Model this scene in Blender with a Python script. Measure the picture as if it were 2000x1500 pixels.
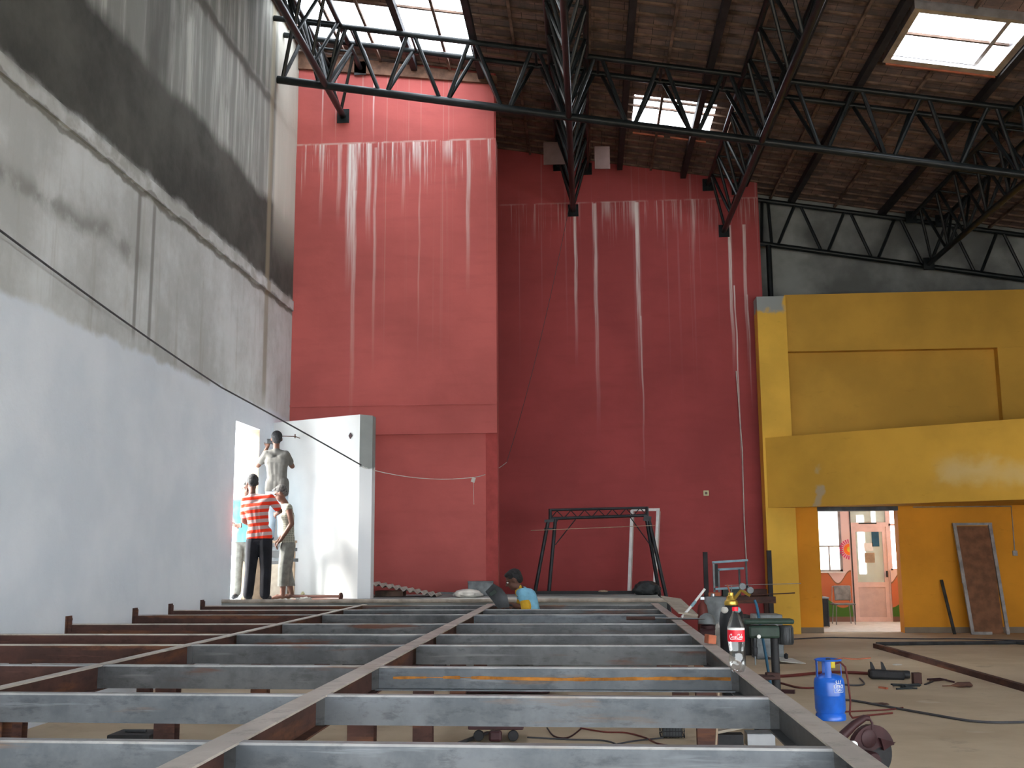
import bpy, bmesh, math, random
from mathutils import Vector, Matrix, Euler, noise
random.seed(7)
PI = math.pi
S = bpy.context.scene
COL = S.collection
for o in list(bpy.data.objects):
    bpy.data.objects.remove(o)

# ------------------------------------------------------------------ camera
cam = bpy.data.cameras.new('camera')
cam.sensor_fit = 'HORIZONTAL'; cam.sensor_width = 36.0; cam.lens = 2100/2000*36.0
cam.clip_start = 0.05; cam.clip_end = 300
camo = bpy.data.objects.new('camera', cam); COL.objects.link(camo)
Rr = Vector((0.99749624, 0.07038251, -0.0068956)); Ur = Vector((0.01778651, -0.15531075, 0.98770553)); Dr = Vector((-0.06844624, 0.9853552, 0.15617375))
camo.matrix_world = Matrix(((Rr.x, Ur.x, -Dr.x, 0), (Rr.y, Ur.y, -Dr.y, 0), (Rr.z, Ur.z, -Dr.z, 1.55), (0, 0, 0, 1)))
S.camera = camo

# ------------------------------------------------------------------ light and exposure
S.view_settings.view_transform = 'Standard'; S.view_settings.look = 'None'
S.view_settings.exposure = 0.2; S.view_settings.gamma = 1.0; S.view_settings.use_curve_mapping = False
w = bpy.data.worlds.new('sky'); S.world = w; w.use_nodes = True
bg = w.node_tree.nodes['Background']; bg.inputs[0].default_value = (0.90, 0.95, 1.0, 1); bg.inputs[1].default_value = 10.5
def area(name, loc, rot, sx, sy, power, color):
    l = bpy.data.lights.new(name, 'AREA'); l.shape = 'RECTANGLE'; l.size = sx; l.size_y = sy; l.energy = power; l.color = color
    o = bpy.data.objects.new(name, l); COL.objects.link(o); o.location = loc; o.rotation_euler = rot
    return o
# added fill lamp for daylight from behind the camera, its opening unseen
area('fill_daylight_rear', (1.5, -3.0, 2.2), (math.radians(90), 0, 0), 11.0, 3.6, 45, (0.95, 0.98, 1.0))
# added fill lamp at the right wall, boosting daylight from unseen windows
area('fill_daylight_right', (12.4, 2.0, 2.0), (math.radians(90), 0, math.radians(90)), 7.6, 1.5, 110, (0.95, 0.98, 1.0))
# high overcast sun, soft, falling through the doorway on the left
sl = bpy.data.lights.new('hazy_sun', 'SUN'); sl.energy = 24.0; sl.angle = math.radians(24); sl.color = (1.0, 0.97, 0.90)
so = bpy.data.objects.new('hazy_sun', sl); COL.objects.link(so)
so.rotation_euler = Vector((0.90, 0.05, -0.42)).to_track_quat('-Z', 'Y').to_euler()

# ------------------------------------------------------------------ node helpers
class G:
    def __init__(s, name, rough=0.8, metallic=0.0, spec=0.3):
        s.m = bpy.data.materials.new(name); s.m.use_nodes = True
        s.nt = s.m.node_tree; s.b = s.nt.nodes['Principled BSDF']
        s.b.inputs['Roughness'].default_value = rough; s.b.inputs['Metallic'].default_value = metallic
        s.b.inputs['Specular IOR Level'].default_value = spec
        tc = s.nt.nodes.new('ShaderNodeTexCoord'); s.co = tc.outputs['Object']
        sp = s.nt.nodes.new('ShaderNodeSeparateXYZ'); s.nt.links.new(s.co, sp.inputs[0])
        s.x, s.y, s.z = sp.outputs
    def put(s, sock, v):
        if isinstance(v, bpy.types.NodeSocket): s.nt.links.new(v, sock)
        elif isinstance(v, (tuple, list)): sock.default_value = (*v, 1) if len(v) == 3 and sock.type == 'RGBA' else v
        else: sock.default_value = v
    def ma(s, op, a, b=0.0, c=None, clamp=False):
        n = s.nt.nodes.new('ShaderNodeMath'); n.operation = op; n.use_clamp = clamp
        s.put(n.inputs[0], a); s.put(n.inputs[1], b)
        if c is not None: s.put(n.inputs[2], c)
        return n.outputs[0]
    def sm(s, v, a, b, lo=0.0, hi=1.0):
        n = s.nt.nodes.new('ShaderNodeMapRange'); n.interpolation_type = 'SMOOTHSTEP'; n.clamp = True
        s.put(n.inputs[0], v); s.put(n.inputs[1], a); s.put(n.inputs[2], b); s.put(n.inputs[3], lo); s.put(n.inputs[4], hi)
        return n.outputs[0]
    def noi(s, scale=(1, 1, 1), sc=1.0, detail=4, rough=0.55, dist=0.0, off=(0, 0, 0)):
        mp = s.nt.nodes.new('ShaderNodeMapping'); s.nt.links.new(s.co, mp.inputs[0]); mp.inputs['Scale'].default_value = scale; mp.inputs['Location'].default_value = off
        n = s.nt.nodes.new('ShaderNodeTexNoise'); s.nt.links.new(mp.outputs[0], n.inputs['Vector'])
        n.inputs['Scale'].default_value = sc; n.inputs['Detail'].default_value = detail; n.inputs['Roughness'].default_value = rough; n.inputs['Distortion'].default_value = dist
        return n.outputs[0]
    def mix(s, f, a, b, mode='MIX'):
        n = s.nt.nodes.new('ShaderNodeMix'); n.data_type = 'RGBA'; n.blend_type = mode; n.clamp_factor = True
        s.put(n.inputs[0], f); s.put(n.inputs[6], a); s.put(n.inputs[7], b)
        return n.outputs[2]
    def col(s, c): s.put(s.b.inputs['Base Color'], c)
    def bump(s, h, strength=0.3, dist=0.02):
        n = s.nt.nodes.new('ShaderNodeBump'); n.inputs['Strength'].default_value = strength; n.inputs['Distance'].default_value = dist
        s.nt.links.new(h, n.inputs['Height']); s.nt.links.new(n.outputs[0], s.b.inputs['Normal'])
    def streak(s, x0, wd, ztop, length, amt=1.0, axis=None):
        # a vertical run-off mark with wobbly edges starting at ztop
        ax = s.x if axis is None else axis
        wob = s.noi((0.4, 0.4, 0.9), 1.0, 2)
        d = s.ma('ABSOLUTE', s.ma('SUBTRACT', ax, s.ma('ADD', s.ma('MULTIPLY', s.ma('SUBTRACT', wob, 0.5), 0.06), x0)))
        a = s.sm(d, wd, wd*0.35)
        f = s.sm(s.z, ztop-length, ztop-length*0.15)
        t = s.sm(s.z, ztop+0.01, ztop-0.01)
        br_ = s.sm(s.noi((22, 1, .5), 1.6, 4, .7, off=(x0, 0, 1)), .34, .56, .30, 1.0)
        return s.ma('MULTIPLY', s.ma('MULTIPLY', s.ma('MULTIPLY', a, f), br_), s.ma('MULTIPLY', t, amt))

def simple(name, c, rough=0.7, metallic=0.0, var=0.12, sc=6.0, bump=0.0, spec=0.3):
    g = G(name, rough, metallic, spec)
    n = g.noi(sc=sc)
    c2 = tuple(max(0, v*(1-var*2)) for v in c); c3 = tuple(min(1, v*(1+var)) for v in c)
    g.col(g.mix(g.sm(n, 0.3, 0.7), c2, c3))
    if bump: g.bump(n, bump)
    return g.m

M = {}
# left wall: paint below, bare concrete above with a dark band partway up
g = G('left_wall_plaster', 0.9)
zn = g.ma('ADD', g.z, g.ma('MULTIPLY', g.ma('SUBTRACT', g.noi(sc=0.9, detail=6), 0.5), 0.55))
zf = g.ma('ADD', g.z, g.ma('MULTIPLY', g.ma('SUBTRACT', g.noi(sc=2.4, detail=5), 0.5), 0.25))
vst = g.noi((1, 3.2, 0.22), 1.5, 6, 0.65)
blot = g.noi(sc=0.7, detail=6, rough=0.65)
conc = g.mix(g.sm(blot, 0.35, 0.65), (0.42, 0.43, 0.41), (0.60, 0.62, 0.61))
conc = g.mix(g.sm(vst, 0.5, 0.8), conc, (0.36, 0.35, 0.31))
up = g.mix(g.sm(vst, 0.4, 0.68), (0.22, 0.225, 0.205), (0.46, 0.46, 0.42))
up = g.mix(g.sm(g.noi((1, 1, .5), 1.3, 6, off=(3, 1, 2)), .52, .7, 0, .7), up, (.12, .12, .105))
top = g.mix(g.sm(vst, 0.4, 0.7), (0.14, 0.14, 0.12), (0.33, 0.32, 0.28))
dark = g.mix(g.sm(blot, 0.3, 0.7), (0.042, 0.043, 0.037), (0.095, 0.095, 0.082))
paint = g.mix(g.sm(g.noi(sc=1.2), 0.3, 0.7), (0.61, 0.66, 0.71), (0.69, 0.73, 0.77))
c = g.mix(g.sm(zf, 3.84, 3.93), paint, conc)
c = g.mix(g.sm(g.ma('ABSOLUTE', g.ma('SUBTRACT', zn, 4.98)), 0.20, 0.02, 0, 0.55), c, (0.20, 0.20, 0.18)) if False else g.mix(g.ma('MULTIPLY', g.sm(g.ma('ABSOLUTE', g.ma('SUBTRACT', zn, 4.98)), 0.20, 0.0, 0, 0.8), g.ma('MULTIPLY', g.sm(g.y, 12.3, 11.4), g.sm(g.noi(sc=2.2, detail=5, off=(0, 4, 1)), .38, .6))), c, (0.22, 0.22, 0.20))
# plaster edge band
c = g.mix(g.sm(g.ma('ABSOLUTE', g.ma('SUBTRACT', zf, 5.78)), 0.06, 0.02, 0, 0.75), c, (0.17, 0.165, 0.145))
c = g.mix(g.ma('MULTIPLY', g.sm(zf, 5.80, 5.86), g.sm(g.noi(sc=3.0), .4, .6)), c, (0.38, 0.38, 0.35))
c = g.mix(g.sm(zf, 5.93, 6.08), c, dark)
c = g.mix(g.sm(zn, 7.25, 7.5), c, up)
c = g.mix(g.sm(g.ma('ABSOLUTE', g.ma('SUBTRACT', zf, 9.05)), 0.14, 0.02, 0, 0.9), c, (0.12, 0.115, 0.10))
c = g.mix(g.sm(zf, 9.1, 9.2), c, top)
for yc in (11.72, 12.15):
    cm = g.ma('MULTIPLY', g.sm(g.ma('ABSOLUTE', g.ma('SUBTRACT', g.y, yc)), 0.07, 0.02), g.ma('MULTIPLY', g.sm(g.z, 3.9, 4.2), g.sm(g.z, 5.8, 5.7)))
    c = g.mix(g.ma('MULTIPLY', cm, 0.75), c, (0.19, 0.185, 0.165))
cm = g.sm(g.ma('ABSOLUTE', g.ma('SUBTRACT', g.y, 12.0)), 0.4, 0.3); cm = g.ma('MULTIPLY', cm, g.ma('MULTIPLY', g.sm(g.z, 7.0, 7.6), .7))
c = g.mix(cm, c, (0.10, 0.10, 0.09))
sw = g.ma('MULTIPLY', g.sm(g.ma('ABSOLUTE', g.ma('SUBTRACT', g.y, 16.72)), 0.16, 0.05), g.sm(g.z, 3.8, 4.3))
c = g.mix(g.ma('MULTIPLY', sw, 0.7), c, (0.27, 0.235, 0.16))
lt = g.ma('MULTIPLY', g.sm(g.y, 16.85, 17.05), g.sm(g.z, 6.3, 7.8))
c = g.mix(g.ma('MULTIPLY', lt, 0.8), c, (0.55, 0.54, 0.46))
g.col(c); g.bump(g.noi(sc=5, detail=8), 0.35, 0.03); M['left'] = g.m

def red(name, base, spots, ledge=8.9, topfac=1.0):
    g = G(name, 0.85)
    b = g.mix(g.sm(g.noi(sc=0.6, detail=6), 0.3, 0.7), tuple(v*0.86 for v in base), tuple(v*1.12 for v in base))
    b = g.mix(g.sm(g.noi((1, 1, 5), 1.2, 4), 0.45, 0.75, 0, 0.25), b, tuple(v*0.7 for v in base))
    # fine run-off marks below the ledge
    n1 = g.noi((13, 1, 0.25), 1.4, 6, 0.7)
    reach = g.sm(g.z, g.ma('SUBTRACT', ledge-0.15, g.ma('MULTIPLY', g.noi((3.5, 1, 0.02), 1.5, 3), 1.6)), ledge+0.02)
    f = g.ma('MULTIPLY', g.ma('MULTIPLY', g.sm(n1, 0.52, 0.64), reach), g.sm(g.z, ledge+0.01, ledge-0.02))
    n2 = g.noi((12, 1, 0.05), 1.1, 3, 0.6, off=(5, 0, 0))
    f2 = g.ma('MULTIPLY', g.sm(n2, 0.60, 0.72), g.sm(g.z, 4.2, 9.6, 0.0, 0.26))
    b = g.mix(f2, b, (0.55, 0.46, 0.42))
    b = g.mix(g.ma('MULTIPLY', f, 0.85*topfac), b, (0.76, 0.71, 0.68))
    for (x0, wd, zt, ln, am) in spots:
        b = g.mix(g.streak(x0, wd, zt, ln, am), b, (0.80, 0.75, 0.72))
    e = g.sm(g.ma('ABSOLUTE', g.ma('SUBTRACT', g.z, ledge)), 0.035, 0.01, 0, 0.55*topfac)
    b = g.mix(g.ma('MULTIPLY', e, g.sm(g.noi((3, 1, 1), 1), 0.35, 0.6)), b, (0.6, 0.5, 0.45))
    g.col(b); g.bump(g.noi(sc=7, detail=6), 0.25, 0.015)
    return g.m
M['red1'] = red('red_paint_left', (0.46, 0.105, 0.095),
    [(-4.13, .12, 8.88, 2.9, .95), (-4.07, .05, 8.0, 4.6, .35), (-3.82, .06, 8.88, 2.0, .7), (-3.70, .035, 8.8, 4.4, .4), (-4.36, .05, 8.88, 1.6, .5), (-4.68, .04, 8.88, 1.7, .35),
     (-2.03, .05, 8.88, 3.0, .5), (-2.96, .10, 8.88, .7, .6), (-2.40, .12, 8.88, .5, .5), (-3.2, .04, 8.88, 1.5, .45), (-2.9, .02, 8.8, 4.2, .3), (-4.7, .018, 10.2, 1.5, .4), (-3.75, .02, 10.2, 1.4, .6), (-4.45, .015, 10.2, 1.4, .4)])
M['red2'] = red('red_paint_right', (0.34, 0.062, 0.062),
    [(-.17, .045, 8.6, 3.4, .65), (.25, .055, 8.85, 5.2, .5), (1.13, .06, 8.85, 4.2, .75), (1.16, .022, 6.4, 3.6, .4), (3.03, .045, 8.3, 3.4, .85), (3.10, .02, 7.0, 4.6, .75), (3.33, .045, 8.3, 3.4, .6), (3.36, .02, 6.8, 2.6, .4),
     (1.05, .10, 8.88, .7, .5), (.5, .12, 8.88, .5, .35), (2.3, .04, 8.88, 1.5, .35)], ledge=8.88, topfac=.38)
M['step'] = simple('red_paint_return', (0.36, 0.06, 0.055), 0.85, var=.08)
def yellow(name, base, patches=()):
    g = G(name, 0.8)
    b = g.mix(g.sm(g.noi(sc=0.8, detail=5), 0.3, 0.7), tuple(v*0.86 for v in base), tuple(v*1.1 for v in base))
    b = g.mix(g.sm(g.noi((1, 1, 3), 2.5, 6, 0.7, off=(2, 3, 4)), 0.60, 0.74, 0, 0.35), b, tuple(v*0.6 for v in base))
    for (x0, x1, z0, z1, col, am) in patches:
        n = g.ma('MULTIPLY', g.ma('SUBTRACT', g.noi(sc=3, detail=5), 0.5), 0.5)
        xx = g.ma('ADD', g.x, n); zz = g.ma('ADD', g.z, n)
        q = .05 if am > .9 else (.18 if x1-x0 > .5 else .04)
        mk = g.ma('MULTIPLY', g.ma('MULTIPLY', g.sm(xx, x0-q, x0+q), g.sm(xx, x1+q, x1-q)), g.ma('MULTIPLY', g.sm(zz, z0-q, z0+q), g.sm(zz, z1+q, z1-q)))
        b = g.mix(g.ma('MULTIPLY', mk, am), b, col)
    g.col(b); g.bump(g.noi(sc=6, detail=6), 0.2, 0.015)
    return g.m
M['yel'] = yellow('yellow_paint', (0.54, 0.30, 0.045))
M['yelbeam'] = yellow('yellow_paint_beam', (0.58, 0.32, 0.04), [(6.2, 7.0, 2.75, 3.1, (0.66, 0.52, 0.26), .55), (7.0, 8.2, 2.7, 3.0, (0.66, 0.52, 0.26), .5), (4.28, 4.42, 2.45, 2.75, (0.35, 0.34, 0.30), .6), (4.33, 4.42, 3.05, 3.15, (0.4, 0.36, 0.25), .5)])
M['yelcol'] = yellow('yellow_paint_column', (0.74, 0.43, 0.06), [(3.3, 4.0, 6.32, 7.5, (0.30, 0.32, 0.31), 1.0)])
M['ochre'] = yellow('ochre_paint_ground_storey', (0.66, 0.27, 0.018))
g = G('cement_skirting', 0.9); g.col(g.mix(g.noi(sc=5), (0.16, 0.12, 0.09), (0.26, 0.21, 0.15))); M['skirt'] = g.m
g = G('grey_cement', 0.9)
b = g.mix(g.sm(g.noi(sc=0.8, detail=6), 0.35, 0.65), (0.12, 0.125, 0.12), (0.26, 0.27, 0.26)); g.col(b); g.bump(g.noi(sc=5), .3); M['cement'] = g.m
g = G('dusty_floor', 0.85)
b = g.mix(g.sm(g.noi(sc=0.5, detail=8, rough=.6), 0.35, 0.65), (0.42, 0.33, 0.22), (0.54, 0.44, 0.31))
b = g.mix(g.sm(g.noi(sc=2.2, detail=8, rough=.7, off=(4, 2, 0)), 0.56, 0.72, 0, .55), b, (0.24, 0.20, 0.15))
b = g.mix(g.sm(g.noi(sc=1.4, detail=3, off=(7, 2, 0)), 0.66, 0.74, 0, .5), b, (0.56, 0.50, 0.40))
g.col(b); g.bump(g.noi(sc=8, detail=6), .15, .01); M['floor'] = g.m
g = G('white_distemper', 0.85); g.col(g.mix(g.sm(g.noi(sc=1.5, detail=5), .3, .7), (0.74, 0.75, 0.74), (0.82, 0.82, 0.80))); M['white'] = g.m
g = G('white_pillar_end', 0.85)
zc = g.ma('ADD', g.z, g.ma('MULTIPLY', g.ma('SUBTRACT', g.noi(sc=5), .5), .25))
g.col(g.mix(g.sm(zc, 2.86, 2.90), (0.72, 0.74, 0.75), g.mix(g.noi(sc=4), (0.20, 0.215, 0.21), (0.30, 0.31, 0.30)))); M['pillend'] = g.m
# roof tiles seen from below
g = G('clay_tile_underside', 0.9)
br = g.nt.nodes.new('ShaderNodeTexBrick'); mp = g.nt.nodes.new('ShaderNodeMapping'); g.nt.links.new(g.co, mp.inputs[0]); g.nt.links.new(mp.outputs[0], br.inputs['Vector'])
br.inputs['Scale'].default_value = 1.0; br.inputs['Brick Width'].default_value = 0.23; br.inputs['Row Height'].default_value = 0.34; br.inputs['Mortar Size'].default_value = 0.006; br.offset = 0.0; br.inputs['Mortar Smooth'].default_value = .5
br.inputs['Color1'].default_value = (0.24, 0.145, 0.115, 1); br.inputs['Color2'].default_value = (0.15, 0.10, 0.085, 1); br.inputs['Mortar'].default_value = (0.02, 0.015, 0.013, 1)
b = g.mix(g.sm(g.noi(sc=2.2, detail=6, rough=.7), .35, .65), br.outputs[0], (0.10, 0.08, 0.075)); b = g.mix(g.sm(g.noi(sc=6, detail=4), .6, .8, 0, .5), b, (.25, .12, .08))
g.col(b); g.bump(g.ma('ADD', br.outputs[0] if False else g.noi((1, 14, 1), 2.0, 2), 0), .5, .02); M['tile'] = g.m
M['batten'] = simple('old_timber', (0.15, 0.095, 0.07), 0.8, var=.3, sc=4)
M['rafter'] = simple('dark_stained_timber', (0.022, 0.020, 0.022), 0.7, var=.2, sc=4)
M['fascia'] = simple('brown_timber_board', (0.16, 0.085, 0.055), 0.8, var=.25, sc=5)
M['truss'] = simple('black_gloss_paint_steel', (0.011, 0.014, 0.015), 0.36, 0.0, var=.2, sc=5, spec=0.25)
M['alu'] = simple('aluminium_frame', (0.62, 0.62, 0.64), 0.30, 0.8, var=.1)
# bare structural steel
def steel(name, a, b_, rust, ramt, axis='h', rough=0.5, metal=0.35):
    g = G(name, rough, metal)
    b = g.mix(g.sm(g.noi(sc=2.5, detail=6, rough=.65), .35, .65), a, b_)
    b = g.mix(g.sm(g.noi((.6, .6, 6), 1.3, 5, .6, off=(2, 1, 3)), 1-ramt, 1-ramt+.12), b, rust)
    b = g.mix(g.sm(g.noi((1, 1, 2.5), 7, 6, .7), .50, .68, 0, .55), b, tuple(v*.55 for v in a))
    b = g.mix(g.sm(g.noi((.5, .5, 8), 3, 4, .6, off=(9, 1, 3)), .60, .72, 0, .6), b, tuple(min(1, v*1.5) for v in b_))
    g.col(b); g.bump(g.noi(sc=9, detail=5), .12, .01); return g.m
M['steel_blue'] = steel('mill_scale_steel_blue', (0.085, 0.098, 0.112), (0.145, 0.160, 0.176), (0.16, 0.10, 0.06), .40)
M['steel_dark'] = steel('mill_scale_steel_dark', (0.060, 0.064, 0.068), (0.105, 0.110, 0.115), (0.10, 0.045, 0.03), .44)
M['steel_rust'] = steel('rusty_steel', (0.052, 0.027, 0.023), (0.085, 0.040, 0.032), (0.13, 0.055, 0.03), .5, rough=.75, metal=.15)
M['steel_top'] = steel('bright_top_flange', (0.40, 0.365, 0.325), (0.50, 0.46, 0.41), (0.30, 0.23, 0.16), .42, rough=.55, metal=.2)  # top flanges, paler than the webs
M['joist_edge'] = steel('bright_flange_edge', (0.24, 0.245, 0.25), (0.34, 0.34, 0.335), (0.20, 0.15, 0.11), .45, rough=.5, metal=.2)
M['rust_line'] = simple('orange_rust', (0.42, 0.17, 0.03), .85, var=.3, sc=8)
M['plank'] = simple('pale_timber_plank', (0.36, 0.31, 0.26), .8, var=.15)
M['black'] = simple('black_rubber', (0.02, 0.02, 0.022), .6, var=.2)
M['blackm'] = simple('black_steel', (0.028, 0.03, 0.034), .45, .3, var=.2)
M['whitem'] = simple('white_enamel', (0.72, 0.72, 0.70), .4, var=.06)
M['bluegas'] = simple('blue_cylinder_enamel', (0.012, 0.13, 0.62), .32, var=.12, sc=5, spec=.6)
M['logo'] = simple('white_print', (0.80, 0.82, 0.84), .6, var=.03)
M['brass'] = simple('brass', (0.60, 0.40, 0.08), .35, .8, var=.1)
M['chrome'] = simple('chrome', (0.30, 0.31, 0.32), .32, 1.0, var=.05)
M['yplastic'] = simple('yellow_regulator', (0.65, 0.50, 0.03), .5)
M['redrub'] = simple('red_rubber_hose', (0.12, 0.025, 0.02), .6)
M['bluehose'] = simple('blue_rubber_hose', (0.015, 0.085, 0.15), .5)
M['cable'] = simple('dark_cable', (0.055, 0.055, 0.06), .6)
M['maroon'] = simple('maroon_casting', (0.042, 0.015, 0.017), .5, .1, var=.2)
M['green'] = simple('green_machine_paint', (0.018, 0.036, 0.025), .5, var=.25)
M['greydk'] = simple('dark_grey_metal', (0.05, 0.053, 0.056), .5, .3, var=.2)
M['grey'] = simple('grey_metal', (0.17, 0.185, 0.19), .5, .2, var=.2)
M['brick'] = simple('orange_brick', (0.38, 0.115, 0.06), .9, var=.15)
M['cloth'] = simple('pale_cloth', (0.52, 0.50, 0.46), .95, var=.12)
M['card'] = simple('cardboard', (0.36, 0.27, 0.19), .9, var=.12)
M['cardpale'] = simple('pale_plywood', (0.40, 0.35, 0.28), .9, var=.1)
M['asb'] = simple('cement_roof_sheet', (0.42, 0.39, 0.34), .9, var=.12)
M['lblue'] = simple('light_blue_paint', (0.22, 0.36, 0.42), .5, var=.12)
M['tarp'] = simple('black_tarpaulin', (0.025, 0.03, 0.032), .6, var=.2, bump=.4)
M['mdf'] = simple('brown_door_leaf', (0.19, 0.085, 0.042), .75, var=.15)
M['galv'] = simple('galvanised_frame', (0.30, 0.28, 0.27), .6, .2, var=.15)
M['socket'] = simple('cream_plastic', (0.62, 0.60, 0.36), .6, var=.03)
M['pink'] = simple('pink_paint', (0.66, 0.48, 0.45), .7, var=.04)
M['pinkpanel'] = simple('pink_door_panel', (0.54, 0.40, 0.37), .6, var=.05)
M['palefloor'] = simple('pale_terrazzo', (0.62, 0.57, 0.50), .5, var=.08)
M['paleboard'] = simple('beige_board', (0.17, 0.11, 0.10), .9, var=.06)
M['corr'] = simple('pale_green_grey_wall', (0.50, 0.52, 0.46), .8, var=.05)
def glass(name, tint, op=0.12):
    m = bpy.data.materials.new(name); m.use_nodes = True; nt = m.node_tree; nt.nodes.clear()
    out = nt.nodes.new('ShaderNodeOutputMaterial'); mx = nt.nodes.new('ShaderNodeMixShader'); t = nt.nodes.new('ShaderNodeBsdfTransparent'); gl = nt.nodes.new('ShaderNodeBsdfPrincipled')
    nz = nt.nodes.new('ShaderNodeTexNoise'); nz.inputs['Scale'].default_value = 2.0
    mr = nt.nodes.new('ShaderNodeMapRange'); mr.inputs[3].default_value = op*0.7; mr.inputs[4].default_value = op*1.3
    nt.links.new(nz.outputs[0], mr.inputs[0])
    t.inputs[0].default_value = (*tint, 1); gl.inputs['Base Color'].default_value = (*tint, 1); gl.inputs['Roughness'].default_value = .12
    nt.links.new(mr.outputs[0], mx.inputs[0]); nt.links.new(t.outputs[0], mx.inputs[1]); nt.links.new(gl.outputs[0], mx.inputs[2]); nt.links.new(mx.outputs[0], out.inputs[0])
    return m
M['glass'] = glass('roof_glass', (0.97, 0.98, 1.0), .08)
M['doorglass'] = glass('door_glass', (0.90, 0.97, 0.93), .35)
M['petglass'] = glass('clear_bottle_plastic', (0.93, 0.94, 0.93), .13)
nt = M['petglass'].node_tree; lw_ = nt.nodes.new('ShaderNodeLayerWeight'); lw_.inputs['Blend'].default_value = .35
gg = nt.nodes.new('ShaderNodeBsdfGlossy'); gg.inputs['Roughness'].default_value = .08; gg.inputs['Color'].default_value = (.8, .8, .8, 1)
mxn = [n for n in nt.nodes if n.type == 'MIX_SHADER'][0]
mm_ = nt.nodes.new('ShaderNodeMath'); mm_.operation = 'MULTIPLY_ADD'; mm_.inputs[1].default_value = .42; mm_.inputs[2].default_value = .03
nt.links.new(lw_.outputs['Fresnel'], mm_.inputs[0]); nt.links.new(mm_.outputs[0], mxn.inputs[0]); nt.links.new(gg.outputs[0], mxn.inputs[2])
M['redlabel'] = simple('red_label', (0.72, 0.012, 0.03), .35, var=.04)
M['skin'] = simple('brown_skin', (0.12, 0.055, 0.036), .6, var=.08)
M['skin2'] = simple('dark_brown_skin', (0.11, 0.05, 0.034), .6, var=.08)
M['hair'] = simple('black_hair', (0.018, 0.017, 0.018), .7, var=.3, sc=40, bump=.6)
M['hairg'] = simple('greying_hair', (0.07, 0.065, 0.06), .7, var=.4, sc=40, bump=.6)
M['trouser'] = simple('black_cotton', (0.010, 0.010, 0.014), .9, var=.2, bump=.3)
M['greytee'] = simple('grey_cotton', (0.10, 0.095, 0.085), .95, var=.12, sc=5, bump=.4)
M['bluejean'] = simple('pale_blue_denim', (0.40, 0.50, 0.58), .95, var=.1, bump=.3)
M['blueshirt'] = simple('light_blue_cotton', (0.12, 0.38, 0.55), .95, var=.08, bump=.3)
M['vest'] = simple('sky_blue_vest', (0.20, 0.44, 0.58), .95, var=.1, sc=8, bump=.3)
M['yshirt'] = simple('yellow_cotton', (0.62, 0.36, 0.03), .95, var=.12, sc=8, bump=.3)
M['khaki'] = simple('grey_khaki_cotton', (0.13, 0.13, 0.115), .95, var=.15, sc=10, bump=.4)
M['olive'] = simple('olive_cotton', (0.15, 0.15, 0.11), .95, var=.15)
M['eye'] = simple('eye_white', (0.6, 0.6, 0.58), .3, var=.01)
g = G('striped_knit', .95)
zz = g.ma('ADD', g.z, g.ma('MULTIPLY', g.x, -0.10)); fr = g.ma('FRACT', g.ma('MULTIPLY', zz, 1/0.098))
g.col(g.mix(g.sm(fr, .46, .50), (0.62, 0.035, 0.012), (0.38, 0.27, 0.26))); g.bump(g.noi(sc=9), .4, .02); M['stripe'] = g.m
g = G('checked_cotton', .95)
a = g.sm(g.ma('FRACT', g.ma('MULTIPLY', g.x, 42)), .66, .74); b = g.sm(g.ma('FRACT', g.ma('MULTIPLY', g.z, 30)), .66, .74)
g.col(g.mix(g.ma('MAXIMUM', a, b), (0.15, 0.15, 0.12), (0.27, 0.26, 0.21))); g.bump(g.noi(sc=9), .4, .02); M['check'] = g.m
g = G('mural_wall', .8)
wv = g.ma('ADD', g.ma('MULTIPLY', g.ma('SINE', g.ma('MULTIPLY', g.x, 11.0)), .14), 0.98)
wv2 = g.ma('ADD', g.ma('MULTIPLY', g.ma('SINE', g.ma('ADD', g.ma('MULTIPLY', g.x, 6.0), 2.2)), .14), .45)
b = g.mix(g.sm(g.ma('SUBTRACT', g.z, wv), -.005, .005), (0.48, 0.14, 0.06), (0.66, 0.48, 0.45))
b = g.mix(g.sm(g.ma('ABSOLUTE', g.ma('SUBTRACT', g.z, wv)), .022, .015), b, (0.22, 0.11, 0.06))
b = g.mix(g.sm(g.ma('SUBTRACT', g.z, wv2), .01, -.01), b, (0.05, 0.14, 0.02))
b = g.mix(g.sm(g.z, .12, .11), b, (0.18, 0.10, 0.08)); g.col(b); M['mural'] = g.m

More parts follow.
